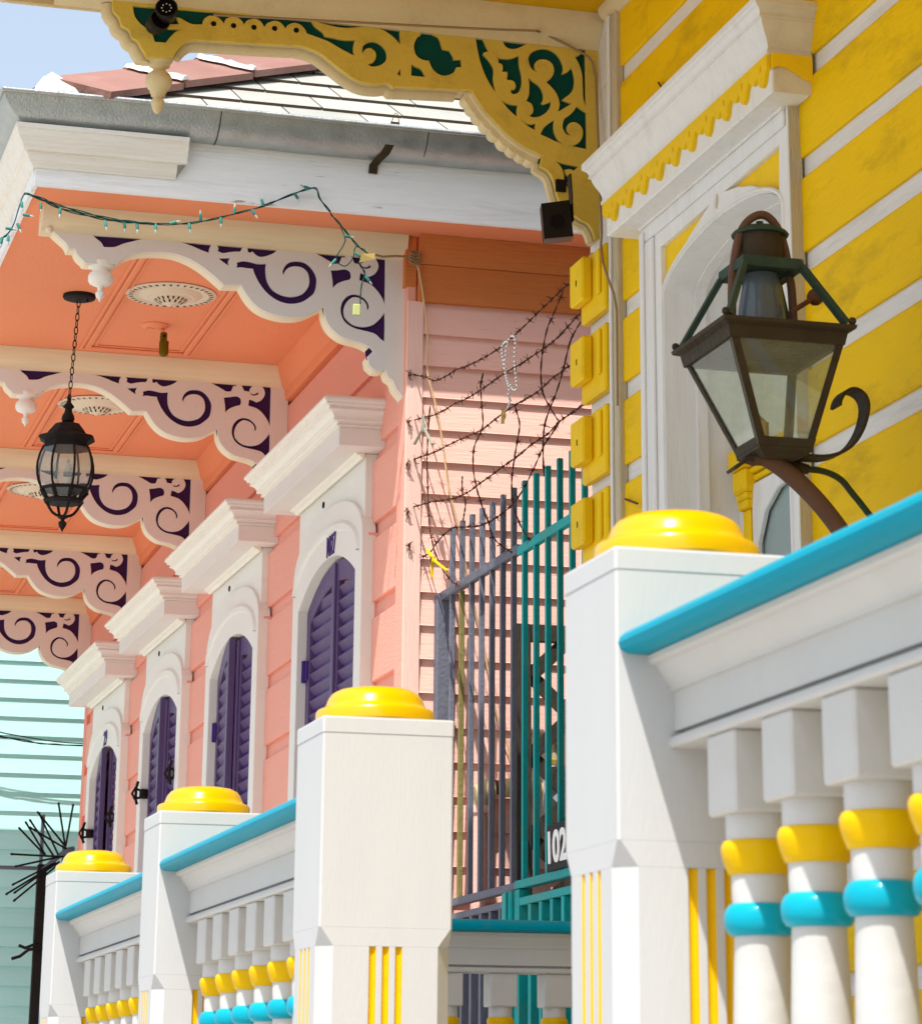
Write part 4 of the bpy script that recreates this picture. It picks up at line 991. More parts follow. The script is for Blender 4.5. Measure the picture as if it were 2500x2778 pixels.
org_ = ORG[mb2.name]
for v in bm.verts:
    v.co += Vector((random.uniform(-.006, .006), random.uniform(-.006, .006), random.uniform(-.006, .006)))
    q = v.co+org_; q.x, q.y, q.z = max(q.x, 1.135), max(q.y, 10.045), max(q.z, 5.06); v.co = q-org_
bm.to_mesh(mb2.data); bm.free()

# ================================================================== TEAL HOUSE at the far end
YT = 19.9
th = thing('teal_house', 'pale turquoise weatherboard house at the far left', 'house', (4, 22, 0))
MB().box(1.1, 9, YT+.02, 27, 0, 7.0).build('wall', 'teal_siding', th)
for k in range(-22, 22):
    zb = 3.905+.1232*k
    if zb < .3: continue
    MB().ext_x([(YT+.02, zb), (YT-.004, zb), (YT-.0025, zb+.002), (YT+.014, zb+.130), (YT+.02, zb+.130)], 1.1, 7.5).build('lap_board', 'teal_siding', th)
MB().add([(.9, YT-.3, 6.9), (9, YT-.3, 6.9), (9, 24, 9.3), (.9, 24, 9.3)], [(0, 1, 2, 3)]).build('roof', 'slate', th)

# ================================================================== ALLEY FENCE AND GATE
FX = 2.77
fg = thing('iron_fence', 'grey iron bar fence in the alley beside the pink wall', 'fence', (FX, 9.9, 0))
ft = thing('iron_gate', 'turquoise iron bar gate beside the yellow corner', 'gate', (FX, 8.9, 0))
MB().box(FX-.025, FX+.025, 10.330, 10.378, 0, 3.432, b=.004).build('post', 'fence_grey', fg)
bar_y = [10.215-.1315*k for k in range(13)]
for k, y in enumerate(bar_y):
    zt = 3.655-.002*k; teal = k >= 7
    mt = 'fence_teal' if teal else ('fence_olive' if k == 1 else 'fence_grey')
    mb = MB()
    if k == 1:
        MB().box(FX-.009, FX+.009, y-.009, y+.009, 3.44, zt, b=.0015).build('bar', 'fence_grey', fg)
        mb.box(FX-.009, FX+.009, y-.009, y+.009, 2.335, 3.40, b=.0015)
    else: mb.box(FX-.009, FX+.009, y-.009, y+.009, 2.335, zt, b=.0015)
    mb.build('bar', mt, ft if teal else fg)
MB().box(FX-.012, FX+.012, 9.355, 10.378, 3.405, 3.437, b=.002).build('top_rail', 'fence_grey', fg)
MB().box(FX-.012, FX+.012, 8.40, 9.352, 3.398, 3.428, b=.002).build('top_rail', 'fence_teal', ft)
MB().box(FX-.016, FX+.016, 9.355, 10.378, 2.310, 2.335, b=.002).build('bottom_rail', 'fence_grey', fg)
MB().box(FX-.018, FX+.018, 8.40, 9.352, 2.312, 2.338, b=.002).build('bottom_rail', 'fence_teal', ft)
MB().box(FX-.016, FX+.016, 9.468, 10.378, 2.262, 2.284, b=.002).build('gate_rail', 'fence_grey', fg)
for k in range(8): MB().box(FX-.016, FX+.016, 9.52+k*.118, 9.545+k*.118, .05, 2.262, b=.002).build('gate_bar', 'fence_grey', fg)
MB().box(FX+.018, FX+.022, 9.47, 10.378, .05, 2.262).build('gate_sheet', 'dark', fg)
MB().box(FX-.030, FX+.030, 9.358, 9.462, 0, 2.309, b=.006).build('gate_post', 'fence_teal', ft)
MB().box(FX-.036, FX-.030, 9.385, 9.40, 0, 2.305).build('gate_post', 'fence_teal', ft)
MB().box(FX-.020, FX+.020, 8.40, 9.290, 2.258, 2.282, b=.002).build('gate_rail', 'fence_teal', ft)
MB().box(FX-.020, FX+.020, 9.291, 9.345, .05, 2.309, b=.002).build('gate_stile', 'fence_teal', ft)
for k in range(7): MB().box(FX-.018, FX+.018, 8.46+k*.118, 8.49+k*.118, .05, 2.257, b=.002).build('gate_bar', 'fence_teal', ft)
MB().box(FX+.019, FX+.023, 8.40, 9.29, .05, 2.257).build('gate_sheet', 'fence_teal', ft)
# number plate
pl = thing('number_plate', 'black address plate with hand-painted white digits on the turquoise gate', 'sign', (FX-.03, 8.80, 2.33))
MB().box(FX-.026, FX-.019, 8.62, 8.965, 2.339, 2.478, b=.001).build('plate', 'plate_black', pl)
vs, fs = text_mesh('102', .100, .003, cond=1.05, bold=.004)
xm = max(v[0] for v in vs)
MB().add([(FX-.0275-zz, 8.945-(a+xm)+b_*.06, 2.409+b_) for a, b_, zz in vs], fs).build('digits', 'number_white', pl)

# lattice, pipes and meter in front of the pink side wall
lt = thing('lattice_panel', 'dark weathered wooden lattice leaning by the pink wall', 'lattice', (3.3, 10.2, .1))
LZ = 3.312
MB().box(3.004, 3.060, 10.19, 10.225, .2, LZ, b=.002).move(lambda v: v+Vector((.006*(LZ-v.z), 0, 0))).build('frame_bar', 'wood_dark', lt)
MB().box(3.063, 3.85, 10.19, 10.225, LZ-.062, LZ, b=.002).build('frame_bar', 'wood_dark', lt)
MB().box(3.85, 3.90, 10.19, 10.225, .2, LZ, b=.002).build('frame_bar', 'wood_dark', lt)
for k in range(-3, 8):
    for s_ in (1, -1):
        zc = 3.13-.285*k; L_ = .8
        a = Vector((3.065, 10.205 if s_ > 0 else 10.214, zc)); b_ = a+Vector((.78, 0, s_*.72))
        d_ = (b_-a).normalized(); t0, t1 = 0, (b_-a).length
        # clip to the frame
        if s_ > 0: t1 = min(t1, (LZ-.063-a.z)/d_.z) if a.z < LZ-.063 else 0
        else:
            t0 = max(0, (LZ-.063-a.z)/d_.z)
        if t1-t0 > .06: MB().strip([a+d_*t0, a+d_*t1], .052, .008, Vector((0, 1, 0)).cross(d_)).build('slat', 'wood_dark', lt)
pd = thing('drain_pipe', 'pink drain pipe with cream elbow on the pink side wall', 'pipe', (2.907, 10.33, .1))
MB().tube([(2.907, 10.33, .1), (2.907, 10.33, 2.672)], .029, 16).build('pipe', 'pink_side', pd, auto=40)
MB().lathe([(.036, 2.648), (.036, 2.672), (.033, 2.676)], (2.907, 10.33, 0), 16).build('collar', 'pink_side', pd, auto=40)
MB().tube([(2.907, 10.33, 2.674), (2.909, 10.33, 2.700), (2.918, 10.33, 2.722), (2.938, 10.33, 2.736), (2.962, 10.33, 2.741)], [.034, .035, .036, .035, .034], 16).build('elbow', 'pipe_cream', pd, auto=40)
MB().tube([(2.962, 10.33, 2.741), (3.02, 10.33, 2.741)], .026, 14).build('pipe', 'iron_rust', pd, auto=40)
MB().tube([(3.0, 10.33, 2.741), (3.5, 10.33, 2.741)], .034, 14).build('pipe', 'pipe_cream', pd, auto=40)
gm = thing('gas_meter', 'grey gas meter with brass elbow behind the lattice', 'meter', (3.16, 10.3, 2.4))
el = onY((1487, 2005), 10.3); el2 = onY((1498, 2025), 10.3)
MB().tube([el+Vector((-.05, 0, .006)), el+Vector((-.005, 0, .006)), el+Vector((.015, 0, 0)), el+Vector((.024, 0, -.02)), el+Vector((.024, 0, -.075))], [.017, .018, .020, .018, .012], 12).build('elbow', 'pipe_cream', gm, auto=40)
MB().lathe([(.024, 0), (.028, .004), (.028, .018), (.022, .022)], el+Vector((.022, 0, -.095)), 8).build('nut', 'brass', gm)
MB().box(el.x-.02, el.x+.22, 10.27, 10.37, el.z-.30, el.z-.10, b=.02).build('meter_case', 'meter_grey', gm)
MB().box(el.x-.03, el.x+.24, 10.262, 10.375, el.z-.118, el.z-.098, b=.006).build('meter_flange', 'meter_grey', gm)

# ================================================================== BARBED WIRE
c5 = crop(800, 600, 850); M4 = crop(1000, 1100, 600)
WX = 2.662
def wire_path(cr, pl, X=WX): return smooth2([onX(cr(*p), X) for p in pl], closed=False, sub_=6, ang=80)
def barbed(pl, cr, label, X=WX, step=.085, seed=1):
    rnd = random.Random(seed); pts = wire_path(cr, pl, X); mb = MB()
    # resample
    P = [pts[0]]; 
    for a, c_ in zip(pts, pts[1:]):
        n_ = max(1, int((c_-a).length/.012))
        for k in range(1, n_+1): P.append(a.lerp(c_, k/n_))
    for ph_ in (0, math.pi):
        tw = []
        for i, p in enumerate(P):
            t = (P[min(i+1, len(P)-1)]-P[max(i-1, 0)]).normalized(); u = t.cross(Vector((1, 0, .01))).normalized(); v = t.cross(u); a = i*.95+ph_
            tw.append(p+u*.0017*math.cos(a)+v*.0017*math.sin(a))
        mb.tube(tw, .0016, 4)
    acc = 0; nxt = rnd.uniform(.03, .07)
    for a, c_ in zip(P, P[1:]):
        acc += (c_-a).length
        if acc > nxt:
            nxt += step*rnd.uniform(.8, 1.2); t = (c_-a).normalized()
            mb.tube([a-t*.006, a+t*.006], .0042, 6)
            for k in range(4):
                d_ = Vector((rnd.uniform(-1, 1), rnd.uniform(-1, 1), rnd.uniform(-1, 1))); d_ = (d_-t*d_.dot(t)*.5).normalized()
                mb.tube([a+t*rnd.uniform(-.004, .004), a+d_*.019], [.0015, .0006], 4)
    o = mb.build('barbed_wire', 'wire_rust'); recentre(o)
    return tag(o, label, 'wire', 'rusty barbed wire strung across the alley')
barbed([(655, 885), (720, 897), (760, 905), (810, 925), (880, 898), (935, 862), (1005, 838), (1070, 805), (1135, 770), (1200, 725), (1270, 665), (1340, 600), (1410, 530), (1480, 462), (1550, 395), (1610, 345), (1705, 250)], c5, 'topmost rusty barbed wire rising to the yellow corner', seed=1)
barbed([(660, 1165), (745, 1140), (800, 1128), (875, 1092), (930, 1058), (995, 1030), (1070, 985), (1150, 930), (1220, 880), (1305, 832), (1375, 785), (1450, 735), (1530, 670), (1590, 605), (1630, 560), (1700, 490)], c5, 'second rusty barbed wire down, passing behind the silver beads', seed=2)
barbed([(650, 1410), (700, 1380), (770, 1355), (825, 1335), (880, 1305), (940, 1275), (1010, 1245), (1085, 1210), (1150, 1160), (1215, 1110), (1275, 1070), (1345, 1030), (1415, 985), (1490, 915), (1565, 860), (1650, 800), (1700, 780)], c5, 'third rusty barbed wire down, with the dry leaf caught on it', seed=3)
barbed([(345, 840), (400, 825), (485, 800), (550, 785), (640, 775), (725, 755), (820, 710), (915, 640), (1020, 565), (1120, 490), (1240, 405), (1340, 320), (1470, 235), (1570, 130), (1700, 40), (1800, -40)], M4, 'fourth rusty barbed wire down, just above the fence tips', seed=4)
barbed([(335, 1225), (450, 1240), (520, 1190), (550, 1140), (625, 1055), (700, 1005), (800, 1000), (905, 990), (1015, 945), (1150, 845), (1190, 805), (1270, 690), (1365, 500), (1440, 330), (1500, 240), (1570, 130)], M4, 'lowest rusty barbed wire, draped over the grey fence tips', X=2.70, seed=5)
barbed([(505, 0), (490, 180), (480, 400), (480, 480), (488, 780), (500, 1000), (515, 1080), (545, 1210), (620, 1365), (680, 1440), (750, 1490)], M4, 'leftmost hanging rusty wire, beside the two spring clamps', seed=6, step=.11)
barbed([(940, -270), (920, -150), (930, 0), (935, 180), (870, 330), (858, 490), (880, 650), (925, 810), (980, 950), (1020, 1080), (1100, 1160), (1180, 1210)], M4, 'hanging rusty wire below the beads ending at the grey fence rail', seed=7, step=.11)
barbed([(1200, 0), (1240, 150), (1220, 300), (1190, 480), (1175, 650), (1190, 830), (1260, 1010), (1330, 1110)], M4, 'hanging rusty wire curving past the last grey fence bar', seed=8, step=.11)
barbed([(1560, 400), (1500, 540), (1460, 640), (1430, 820), (1435, 980), (1480, 1080), (1530, 1160)], c5, 'upper right hanging rusty wire joining three strands', seed=9, step=.12)
barbed([(1700, 520), (1605, 680), (1560, 850), (1520, 985), (1455, 1160), (1440, 1300), (1445, 1480)], c5, 'rusty wire hanging nearest the yellow corner', seed=10, step=.12)
barbed([(770, 580), (768, 640), (770, 720), (795, 800), (785, 890), (775, 945)], M4, 'short rusty wire stub above the second grey fence bar', seed=11, step=.07)
# rope that ties the top strand to the corner
o = MB().tube([onX(c5(*p), WX-.004) for p in ((1725, 188), (1680, 250), (1640, 310), (1600, 360))], .004, 8).build('tie_rope', 'cord_tan'); recentre(o)
tag(o, 'pale rope tying barbed wire to the yellow corner', 'rope')
# beads
bn = []
for pl in ([(1250, 672), (1235, 700), (1228, 740), (1222, 790), (1218, 840), (1224, 890), (1235, 930), (1245, 970), (1240, 1010), (1248, 1050), (1232, 1090)], [(1250, 672), (1268, 664), (1280, 690), (1278, 740), (1275, 790), (1278, 850), (1284, 900), (1290, 950), (1285, 975), (1268, 975), (1258, 960), (1250, 935)], [(1240, 690), (1215, 705), (1202, 730), (1205, 770), (1212, 810), (1216, 850)]):
    path = smooth2([onX(c5(*p), WX-.012) for p in pl], closed=False, sub_=8, ang=170); acc = 0
    for a, c_ in zip(path, path[1:]):
        acc += (c_-a).length
        if acc > .0135: bn.append(c_); acc = 0
mb = MB()
for p in bn: mb.sphere(p, .0058, 8)
o = mb.build('bead_necklace', 'bead_silver', smooth=True); recentre(o); tag(o, 'string of silver beads hanging on the barbed wire', 'beads')
# dry leaf
lp = onX(c5(1210, 1132), WX-.008); mb = MB()
pts = []
for k in range(13):
    a = 2*math.pi*k/13; r_ = .024*(1+.35*math.sin(a*5+1)); pts.append((r_*math.cos(a)*.9, r_*math.sin(a)))
vs = [lp+Vector((.005*math.sin(i*2.1), a, z_)) for i, (a, z_) in enumerate(pts)]+[lp+Vector((-.008, 0, 0))]
vs2 = [v+Vector((.0012, 0, 0)) for v in vs]; n = len(pts)
mb.add(vs+vs2, [(i, (i+1) % n, n) for i in range(n)]+[(n+1+i, n+1+(i+1) % n, 2*n+1) for i in range(n)]+[(i, (i+1) % n, n+1+(i+1) % n, n+1+i) for i in range(n)])
o = mb.build('dry_leaf', 'leaf_dry'); recentre(o); tag(o, 'small dry brown leaf caught on barbed wire', 'leaf')
# spring clamps
def clamp(cr, tip, l1, l2, mt, label):
    X = WX-.012; t = onX(cr(*tip), X); a = onX(cr(*l1), X); b_ = onX(cr(*l2), X)
    root = thing('spring_clamp', label, 'clamp', t-Vector((0, 0, .1)), 'spring clamps on the wire'); m_ = (a+b_)/2; piv = t.lerp(m_, .42)
    for k, e in enumerate((a, b_)):
        sgn = 1 if k else -1
        off = Vector((0, (e-m_).y, 0)).normalized() if (e-m_).length else Vector((0, 1, 0))
        mb = MB().strip([t+off*.002+Vector((-.004*k, 0, 0)), piv+off*.008, piv.lerp(e, .5)+off*.002, e], .010, .005, (1, 0, 0)); mb.build('jaw', mt, root)
    MB().lathe([(.012, -.007), (.012, .007)], piv, 12, axis='x').build('spring', 'iron_rust' if mt != 'clamp_grey' else 'clamp_grey', root)
    MB().box(piv.x-.006, piv.x+.006, piv.y-.013, piv.y+.013, piv.z-.012, piv.z+.014, b=.002).build('pivot', mt, root)
clamp(M4, (452, 92), (375, 318), (523, 318), 'clamp_grey', 'grey metal spring clamp hanging from barbed wire')
clamp(M4, (485, 1185), (518, 1415), (645, 1360), 'clamp_yellow', 'yellow spring clamp on the lowest barbed wire')
# wire anchor twists at the pink corner
for zz, lab in (((665, 890), 'topmost rusty wire fixing on the pink corner board'), ((660, 1165), 'second rusty wire fixing on the pink corner board'), ((652, 1412), 'third rusty wire fixing on the pink corner board'), ((655, 1690), 'lower rusty wire fixing on the pink corner board'), ((662, 1880), 'lowest rusty wire fixing on the pink corner board')):
    p = onY(c5(*zz), YW-.03); mb = MB(); rnd = random.Random(zz[1])
    for k in range(7):
        a = p+Vector((rnd.uniform(-.006, .006), rnd.uniform(-.006, .004), rnd.uniform(-.02, .012)))
        mb.tube([a, a+Vector((rnd.uniform(-.010, .010), rnd.uniform(-.012, .0), rnd.uniform(-.012, .012))), a+Vector((rnd.uniform(-.012, .012), rnd.uniform(-.006, .008), rnd.uniform(-.022, .012)))], .0014, 4)
    mb.tube([p+Vector((0, .02, 0)), p+Vector((0, -.012, 0))], .005, 6)
    o = mb.build('wire_fixing', 'iron_rust'); recentre(o); tag(o, lab, 'wire', 'wire fixings on the pink corner')

# ================================================================== LOOSE CORDS, STRING LIGHTS
c1 = crop(0, 0, 900)
st_ = thing('string_lights', 'green string of fairy lights looped along the white fascia', 'string lights', (1.9, 10.12, 4.6))
def sl_path(cr, pl, Y): return smooth2([onY(cr(*p), Y) for p in pl], closed=False, sub_=6, ang=75)
pA = sl_path(c1, [(0, 1310), (40, 1285), (75, 1230), (100, 1150), (125, 1078), (150, 1062), (240, 1100), (330, 1142), (480, 1182), (640, 1212), (850, 1227), (1010, 1226), (1150, 1205), (1300, 1168), (1440, 1130), (1590, 1070), (1690, 1035), (1735, 1036), (1755, 1090), (1810, 1160)], 10.118)
pA2 = sl_path(c1, [(150, 1062), (240, 1092), (330, 1128), (480, 1170), (640, 1205), (850, 1229)], 10.110)
pB = sl_path(K2, [(985, -60), (1060, 20), (1140, 120), (1230, 225), (1290, 268), (1322, 310), (1290, 350), (1235, 372), (1270, 430), (1290, 480), (1262, 560), (1250, 660), (1248, 745)], 10.122)
pB2 = sl_path(K2, [(1060, 20), (1100, 110), (1108, 190), (1060, 270), (1030, 330), (1040, 370), (1090, 402), (1150, 372), (1190, 310), (1198, 245), (1230, 228)], 10.122)
pA += [pB[0]]
mb = MB()
for path, n2 in ((pA, 2), (pA2, 2), (pB, 2), (pB2, 1)):
    P = [path[0]]
    for a, c_ in zip(path, path[1:]):
        n_ = max(1, int((c_-a).length/.010))
        for k in range(1, n_+1): P.append(a.lerp(c_, k/n_))
    for q in range(n2):
        tw = []
        for i, p in enumerate(P):
            a = i*.55+q*math.pi; tw.append(p+Vector((.0006*math.cos(a), .0025*math.sin(a), .0028*math.cos(a))))
        mb.tube(tw, .0022, 5)
mb.build('cord', 'string_green', st_)
bulb_h = bulb_g = None
def bulb(p, d):
    global bulb_h, bulb_g
    q = Vector((0, 0, 1)).rotation_difference(Vector(d).normalized())
    if bulb_h is None:
        h = MB().lathe([(.0045, 0), (.0056, .004), (.0056, .022), (.004, .026)], (0, 0, 0), 8).build('bulb_socket', 'bulb_green', st_, local=True, auto=50); bulb_h = h.data
        g_ = MB().lathe([(.0034, .025), (.0038, .031), (.0028, .037), (.0004, .043)], (0, 0, 0), 8).build('bulb', 'bulb_glass', h, local=True, auto=60); bulb_g = g_.data
    else:
        h = bpy.data.objects.new('bulb_socket', bulb_h); COL.objects.link(h); h.parent = st_
        g_ = bpy.data.objects.new('bulb', bulb_g); COL.objects.link(g_); g_.parent = h
    h.location = p-ORG[st_.name]; h.rotation_mode = 'QUATERNION'; h.rotation_quaternion = q
for q, d in (((118, 1105), (.1, -.2, -1)), ((125, 1175), (1, -.2, -.2)), ((30, 1250), (1, 0, -.1)), ((95, 1225), (.4, -.3, -1)), ((12, 1300), (-.1, 0, -1)), ((45, 1290), (0, -.2, -1)), ((222, 1112), (.1, -.2, -1)), ((330, 1142), (-.05, -.3, -1)), ((575, 1210), (.2, -.2, -1)), ((682, 1216), (.1, 0, -1)), ((752, 1224), (.05, -.2, -1)), ((853, 1227), (0, -.3, -1)), ((930, 1226), (1, -.2, .3)), ((1036, 1224), (.15, -.2, -1)), ((1100, 1213), (-.1, -.2, 1)), ((1210, 1193), (.05, -.2, -1)), ((1284, 1173), (.05, 0, 1)), ((1380, 1150), (.6, -.3, -1)), ((1445, 1128), (-.4, -.2, 1)), ((1615, 1060), (.6, -.2, -1)), ((1700, 1034), (-1, -.2, .2))):
    bulb(onY(c1(*q), 10.114), d)
for q, d in (((1100, 130), (1, 0, -.1)), ((1030, 340), (-.8, 0, -1)), ((1195, 285), (1, 0, -.5)), ((1290, 490), (.9, 0, -1))): bulb(onY(K2(*q), 10.118), d)
p = onY(K2(1215, 795), 10.118)
MB().box(p.x-.014, p.x+.014, p.y-.004, p.y+.004, p.z-.022, p.z+.022, b=.003).build('plug', 'tag_lime', st_)
lp = onY(K2(1310, 325), 10.112); mb = MB()
mb.loft([[lp+Vector((-.03, 0, -.022)), lp+Vector((.028, -.004, -.006)), lp+Vector((.03, .002, .020)), lp+Vector((-.022, -.003, .012))], [lp+Vector((-.03, .002, -.022)), lp+Vector((.028, -.002, -.006)), lp+Vector((.03, .004, .020)), lp+Vector((-.022, -.001, .012))]])
o = mb.build('dry_leaf', 'leaf_dry'); recentre(o); tag(o, 'tan dry leaf tangled in the fairy lights', 'leaf')
# tan cord knotted at the corner and hanging down the side wall
kn = onY(K2(1730, 325), YW-.05)
mb = MB().tube([onY(K2(*p), YW-.06) for p in ((1375, 300), (1450, 318), (1560, 312), (1700, 318))]+[kn], .0045, 8)
for k in range(4): mb.tube([kn+Vector((.020*math.cos(a/8*6.283), -.012+.004*math.sin(a), .012*k-.022+.008*math.sin(a/8*6.283))) for a in range(9)], .005, 6)
o = mb.build('knotted_cord', 'cord_brown'); recentre(o); tag(o, 'brown cord knotted round the pink corner under the eave', 'cord')
hc = [onY(c5(*p), YW-.045) for p in ((700, 225), (725, 320), (750, 480), (770, 660), (770, 880), (800, 1000), (840, 1180), (880, 1480))]+[onY(M4(*p), YW-.045) for p in ((640, 560), (680, 770), (740, 1010), (800, 1340), (845, 1560), (900, 1800))]
hc += [onY((1320, 1800), YW-.045), onY((1345, 1930), YW-.045), onY((1375, 2020), YW-.045), onY((1390, 2100), YW-.045)]
hc = sorted(hc, key=lambda v: -v.z)
o = MB().tube(smooth2(hc, closed=False, sub_=4, ang=120), .0036, 8).build('pale_cord', 'cord_tan'); recentre(o); tag(o, 'long pale cord hanging down the pink side wall', 'cord')
# thin cable on the yellow bracket and corner
E5 = crop(1500, 600, 500)
cab = [onY(cZ(*p), YB-.064) for p in ((-3400, -150), (-1500, -50), (0, 28), (500, 50), (900, 62))]+[onY(cZ(*p), YB-.016) for p in ((970, 82), (1300, 240), (1600, 405), (1655, 480), (1700, 680))]
cab += [onX(E5(*p), 2.640) for p in ((480, 120), (470, 240), (490, 400), (540, 560), (600, 720), (628, 880), (632, 1300), (636, 1820))]
o = MB().tube(cab, .0038, 6).build('thin_cable', 'cord_brown'); recentre(o); tag(o, 'thin brown cable running over the yellow bracket and corner', 'cable')

# ================================================================== LAMPS AND FITTINGS
# --- wall lantern on its iron arm
LCX, LCY = 2.261, 5.775
wl = thing('wall_lantern', 'large old four-sided lantern on a curved iron arm by the yellow wall', 'lantern', (LCX, LCY, 2.95))
def sq(hx, hy, z): return [(LCX-hx, LCY-hy, z), (LCX+hx, LCY-hy, z), (LCX+hx, LCY+hy, z), (LCX-hx, LCY+hy, z)]
ZT1, ZB1 = 3.198, 2.968; TX, TY, BX, BY = .134, .150, .062, .070
LEAN = .020
cor_t, cor_b = sq(TX, TY, ZT1), [(x+LEAN, y, z) for x, y, z in sq(BX, BY, ZB1)]
for k in range(4):
    a, c_ = Vector(cor_b[k]), Vector(cor_t[k])
    cc = Vector((LCX, LCY, 0)); o_ = Vector((a.x-LCX, a.y-LCY, 0)).normalized()
    e1 = Vector((math.copysign(1, a.x-LCX), 0, 0)); e2 = Vector((0, math.copysign(1, a.y-LCY), 0)); wv = .017
    MB().loft([[p, p-e1*wv, p-e1*wv-e2*.003, p-e1*.003-e2*wv, p-e2*wv] for p in (a, c_)]).build('corner_bar', 'iron_bronze', wl)
def frame_ring(hx0, hy0, z0, hx1, hy1, z1, t, name, mt, parent=wl):
    A, B_ = sq(hx0, hy0, z0), sq(hx1, hy1, z1); C, D = sq(hx1-t, hy1-t, z1), sq(hx0-t, hy0-t, z0)
    mb = MB(); vs = A+B_+C+D
    for k in range(4):
        j = (k+1) % 4
        mb.add([vs[k], vs[j], vs[4+j], vs[4+k], vs[8+k], vs[8+j], vs[12+j], vs[12+k]], [(0, 1, 2, 3), (3, 2, 5, 4), (4, 5, 6, 7), (7, 6, 1, 0)])
    return mb.build(name, mt, parent)
frame_ring(.131, .147, 3.176, .1365, .1525, 3.202, .016, 'top_frame', 'iron_bronze')
LCX += LEAN
frame_ring(.0615, .0695, 2.964, .067, .0755, 2.982, .013, 'bottom_frame', 'iron_bronze')
LCX -= LEAN
MB().loft([sq(.136, .152, 3.2025), sq(.150, .167, 3.208), sq(.152, .169, 3.216), sq(.130, .146, 3.222)]).build('top_plate', 'iron_bronze', wl)
# top plate is open: dark rim, so cut by a lighter glass sheet is left out; tray below
LCX += LEAN
MB().loft([sq(.061, .069, 2.9635), sq(.061, .069, 2.957), sq(.040, .046, 2.944)]).build('tray', 'iron_bronze', wl)
LCX -= LEAN
for k in range(4):
    j = (k+1) % 4; a, b_, c_, d_ = (Vector(cor_b[k]), Vector(cor_b[j]), Vector(cor_t[j]), Vector(cor_t[k])); inw = (Vector((LCX, LCY, 0))-Vector(((a.x+b_.x)/2, (a.y+b_.y)/2, 0))).normalized()*.004
    q = [p+inw for p in (a, b_, c_, d_)]; q2 = [p+inw*.5 for p in q]
    MB().loft([[p+inw for p in (a, b_, c_, d_)], [p+inw*1.6 for p in (a, b_, c_, d_)]]).build('pane', 'glass_dusty', wl)
# burner inside
MB().tube([(LCX, LCY, 2.962), (LCX, LCY, 3.03)], .008, 10).build('burner', 'brass', wl, auto=40)
MB().tube([(LCX, LCY, 3.03), (LCX-.018, LCY, 3.045), (LCX-.028, LCY, 3.062)], .004, 8).build('burner', 'brass', wl, auto=40)
# hip bars to the upper platform
ZP = 3.365
top_c = sq(.066, .072, ZP); bot_c = sq(.134, .150, 3.222)
for k in range(4):
    MB().strip([bot_c[k], top_c[k]], .024, .012, (0, 1, 0) if k in (0, 1, 2, 3) else (1, 0, 0)).build('roof_bar', 'copper_green', wl)
frame_ring(.072, .078, ZP-.008, .070, .076, ZP+.016, .022, 'platform', 'copper_green')
MB().loft([sq(.052, .058, ZP-.004), sq(.052, .058, ZP+.010)]).build('platform_plate', 'copper_green', wl)
MB().lathe([(.058, 3.2225), (.052, 3.28), (.038, ZP-.006)], (LCX, LCY, 0), 24).build('inner_chimney', 'door_dark', wl, auto=40)
MB().lathe([(.050, ZP+.0105), (.050, 3.448), (.047, 3.450)], (LCX, LCY, 0), 28).build('chimney', 'iron_bronze', wl, auto=40)
MB().lathe([(.050, 3.449), (.062, 3.447), (.064, 3.451), (.060, 3.456), (.045, 3.465), (.020, 3.472), (.008, 3.474), (.008, 3.482), (.001, 3.484)], (LCX, LCY, 0), 28).build('chimney_cap', 'copper_green', wl, auto=40)
cW = crop(1800, 560, 600)
arc = [onY(cW(*p), LCY-.01) for p in ((560, 850), (560, 680), (575, 480), (610, 280), (660, 160), (730, 90), (810, 68), (880, 105), (950, 210), (1000, 370), (1030, 560), (1052, 700), (1066, 855))]
arc[0].z = 3.222; arc[-1].z = 3.222
MB().tube(smooth2(arc, closed=False, sub_=4, ang=100), .0095, 10).build('hoop', 'pipe_brown', wl, auto=50)
bp_ = onY(cW(1245, 745), LCY-.05); b0 = onY(cW(1060, 860), LCY-.10)
MB().tube([b0, bp_], .006, 8).build('finial', 'iron_rust', wl); MB().sphere(bp_, .019, 14).build('finial', 'iron_rust', wl, smooth=True)
for k in range(4): MB().sphere(Vector(bot_c[k])*.06+Vector(sq(.145, .160, 3.226)[k])*.94, .009, 10).build('rivet', 'iron_bronze', wl, smooth=True)
W2 = crop(1900, 1050, 500)
curl = [onY(W2(*p), LCY) for p in ((300, 825), (440, 725), (560, 672), (760, 700), (1000, 698), (1180, 705), (1310, 680), (1420, 625), (1500, 545), (1565, 430), (1605, 300), (1615, 190), (1585, 105), (1520, 50), (1450, 40), (1385, 80), (1345, 145), (1335, 200))]
MB().strip(smooth2(curl, closed=False, sub_=3, ang=100), .052, .007, (0, 1, 0)).build('scroll_arm', 'iron_bronze', wl, auto=40)
arm = [onY(W2(*p), LCY) for p in ((500, 690), (620, 690), (760, 770), (900, 880), (1040, 1010), (1180, 1160), (1300, 1310), (1400, 1450), (1490, 1600))]
arm += [arm[-1]+Vector((.03, 0, -.07)), Vector((2.66, LCY, arm[-1].z-.16)), Vector((2.678, LCY, arm[-1].z-.20))]
MB().tube(smooth2(arm, closed=False, sub_=4, ang=100), .020, 12).build('arm', 'pipe_brown', wl, auto=50)
MB().lathe([(.045, 0), (.045, .012), (.03, .018)], (2.680, LCY, arm[-1].z), 16, axis='x').move(lambda v: Vector((2.680-(v.x-2.680), v.y, v.z))).build('wall_plate', 'iron_bronze', wl)
gas = [onY(W2(*p), LCY+d_) for p, d_ in (((900, 790), .02), ((960, 800), .02), ((1050, 810), .03), ((1180, 825), .06), ((1300, 865), .10), ((1400, 930), .14), ((1480, 1030), .17), ((1570, 1140), .19), ((1700, 1310), .20), ((1760, 1420), .20))]
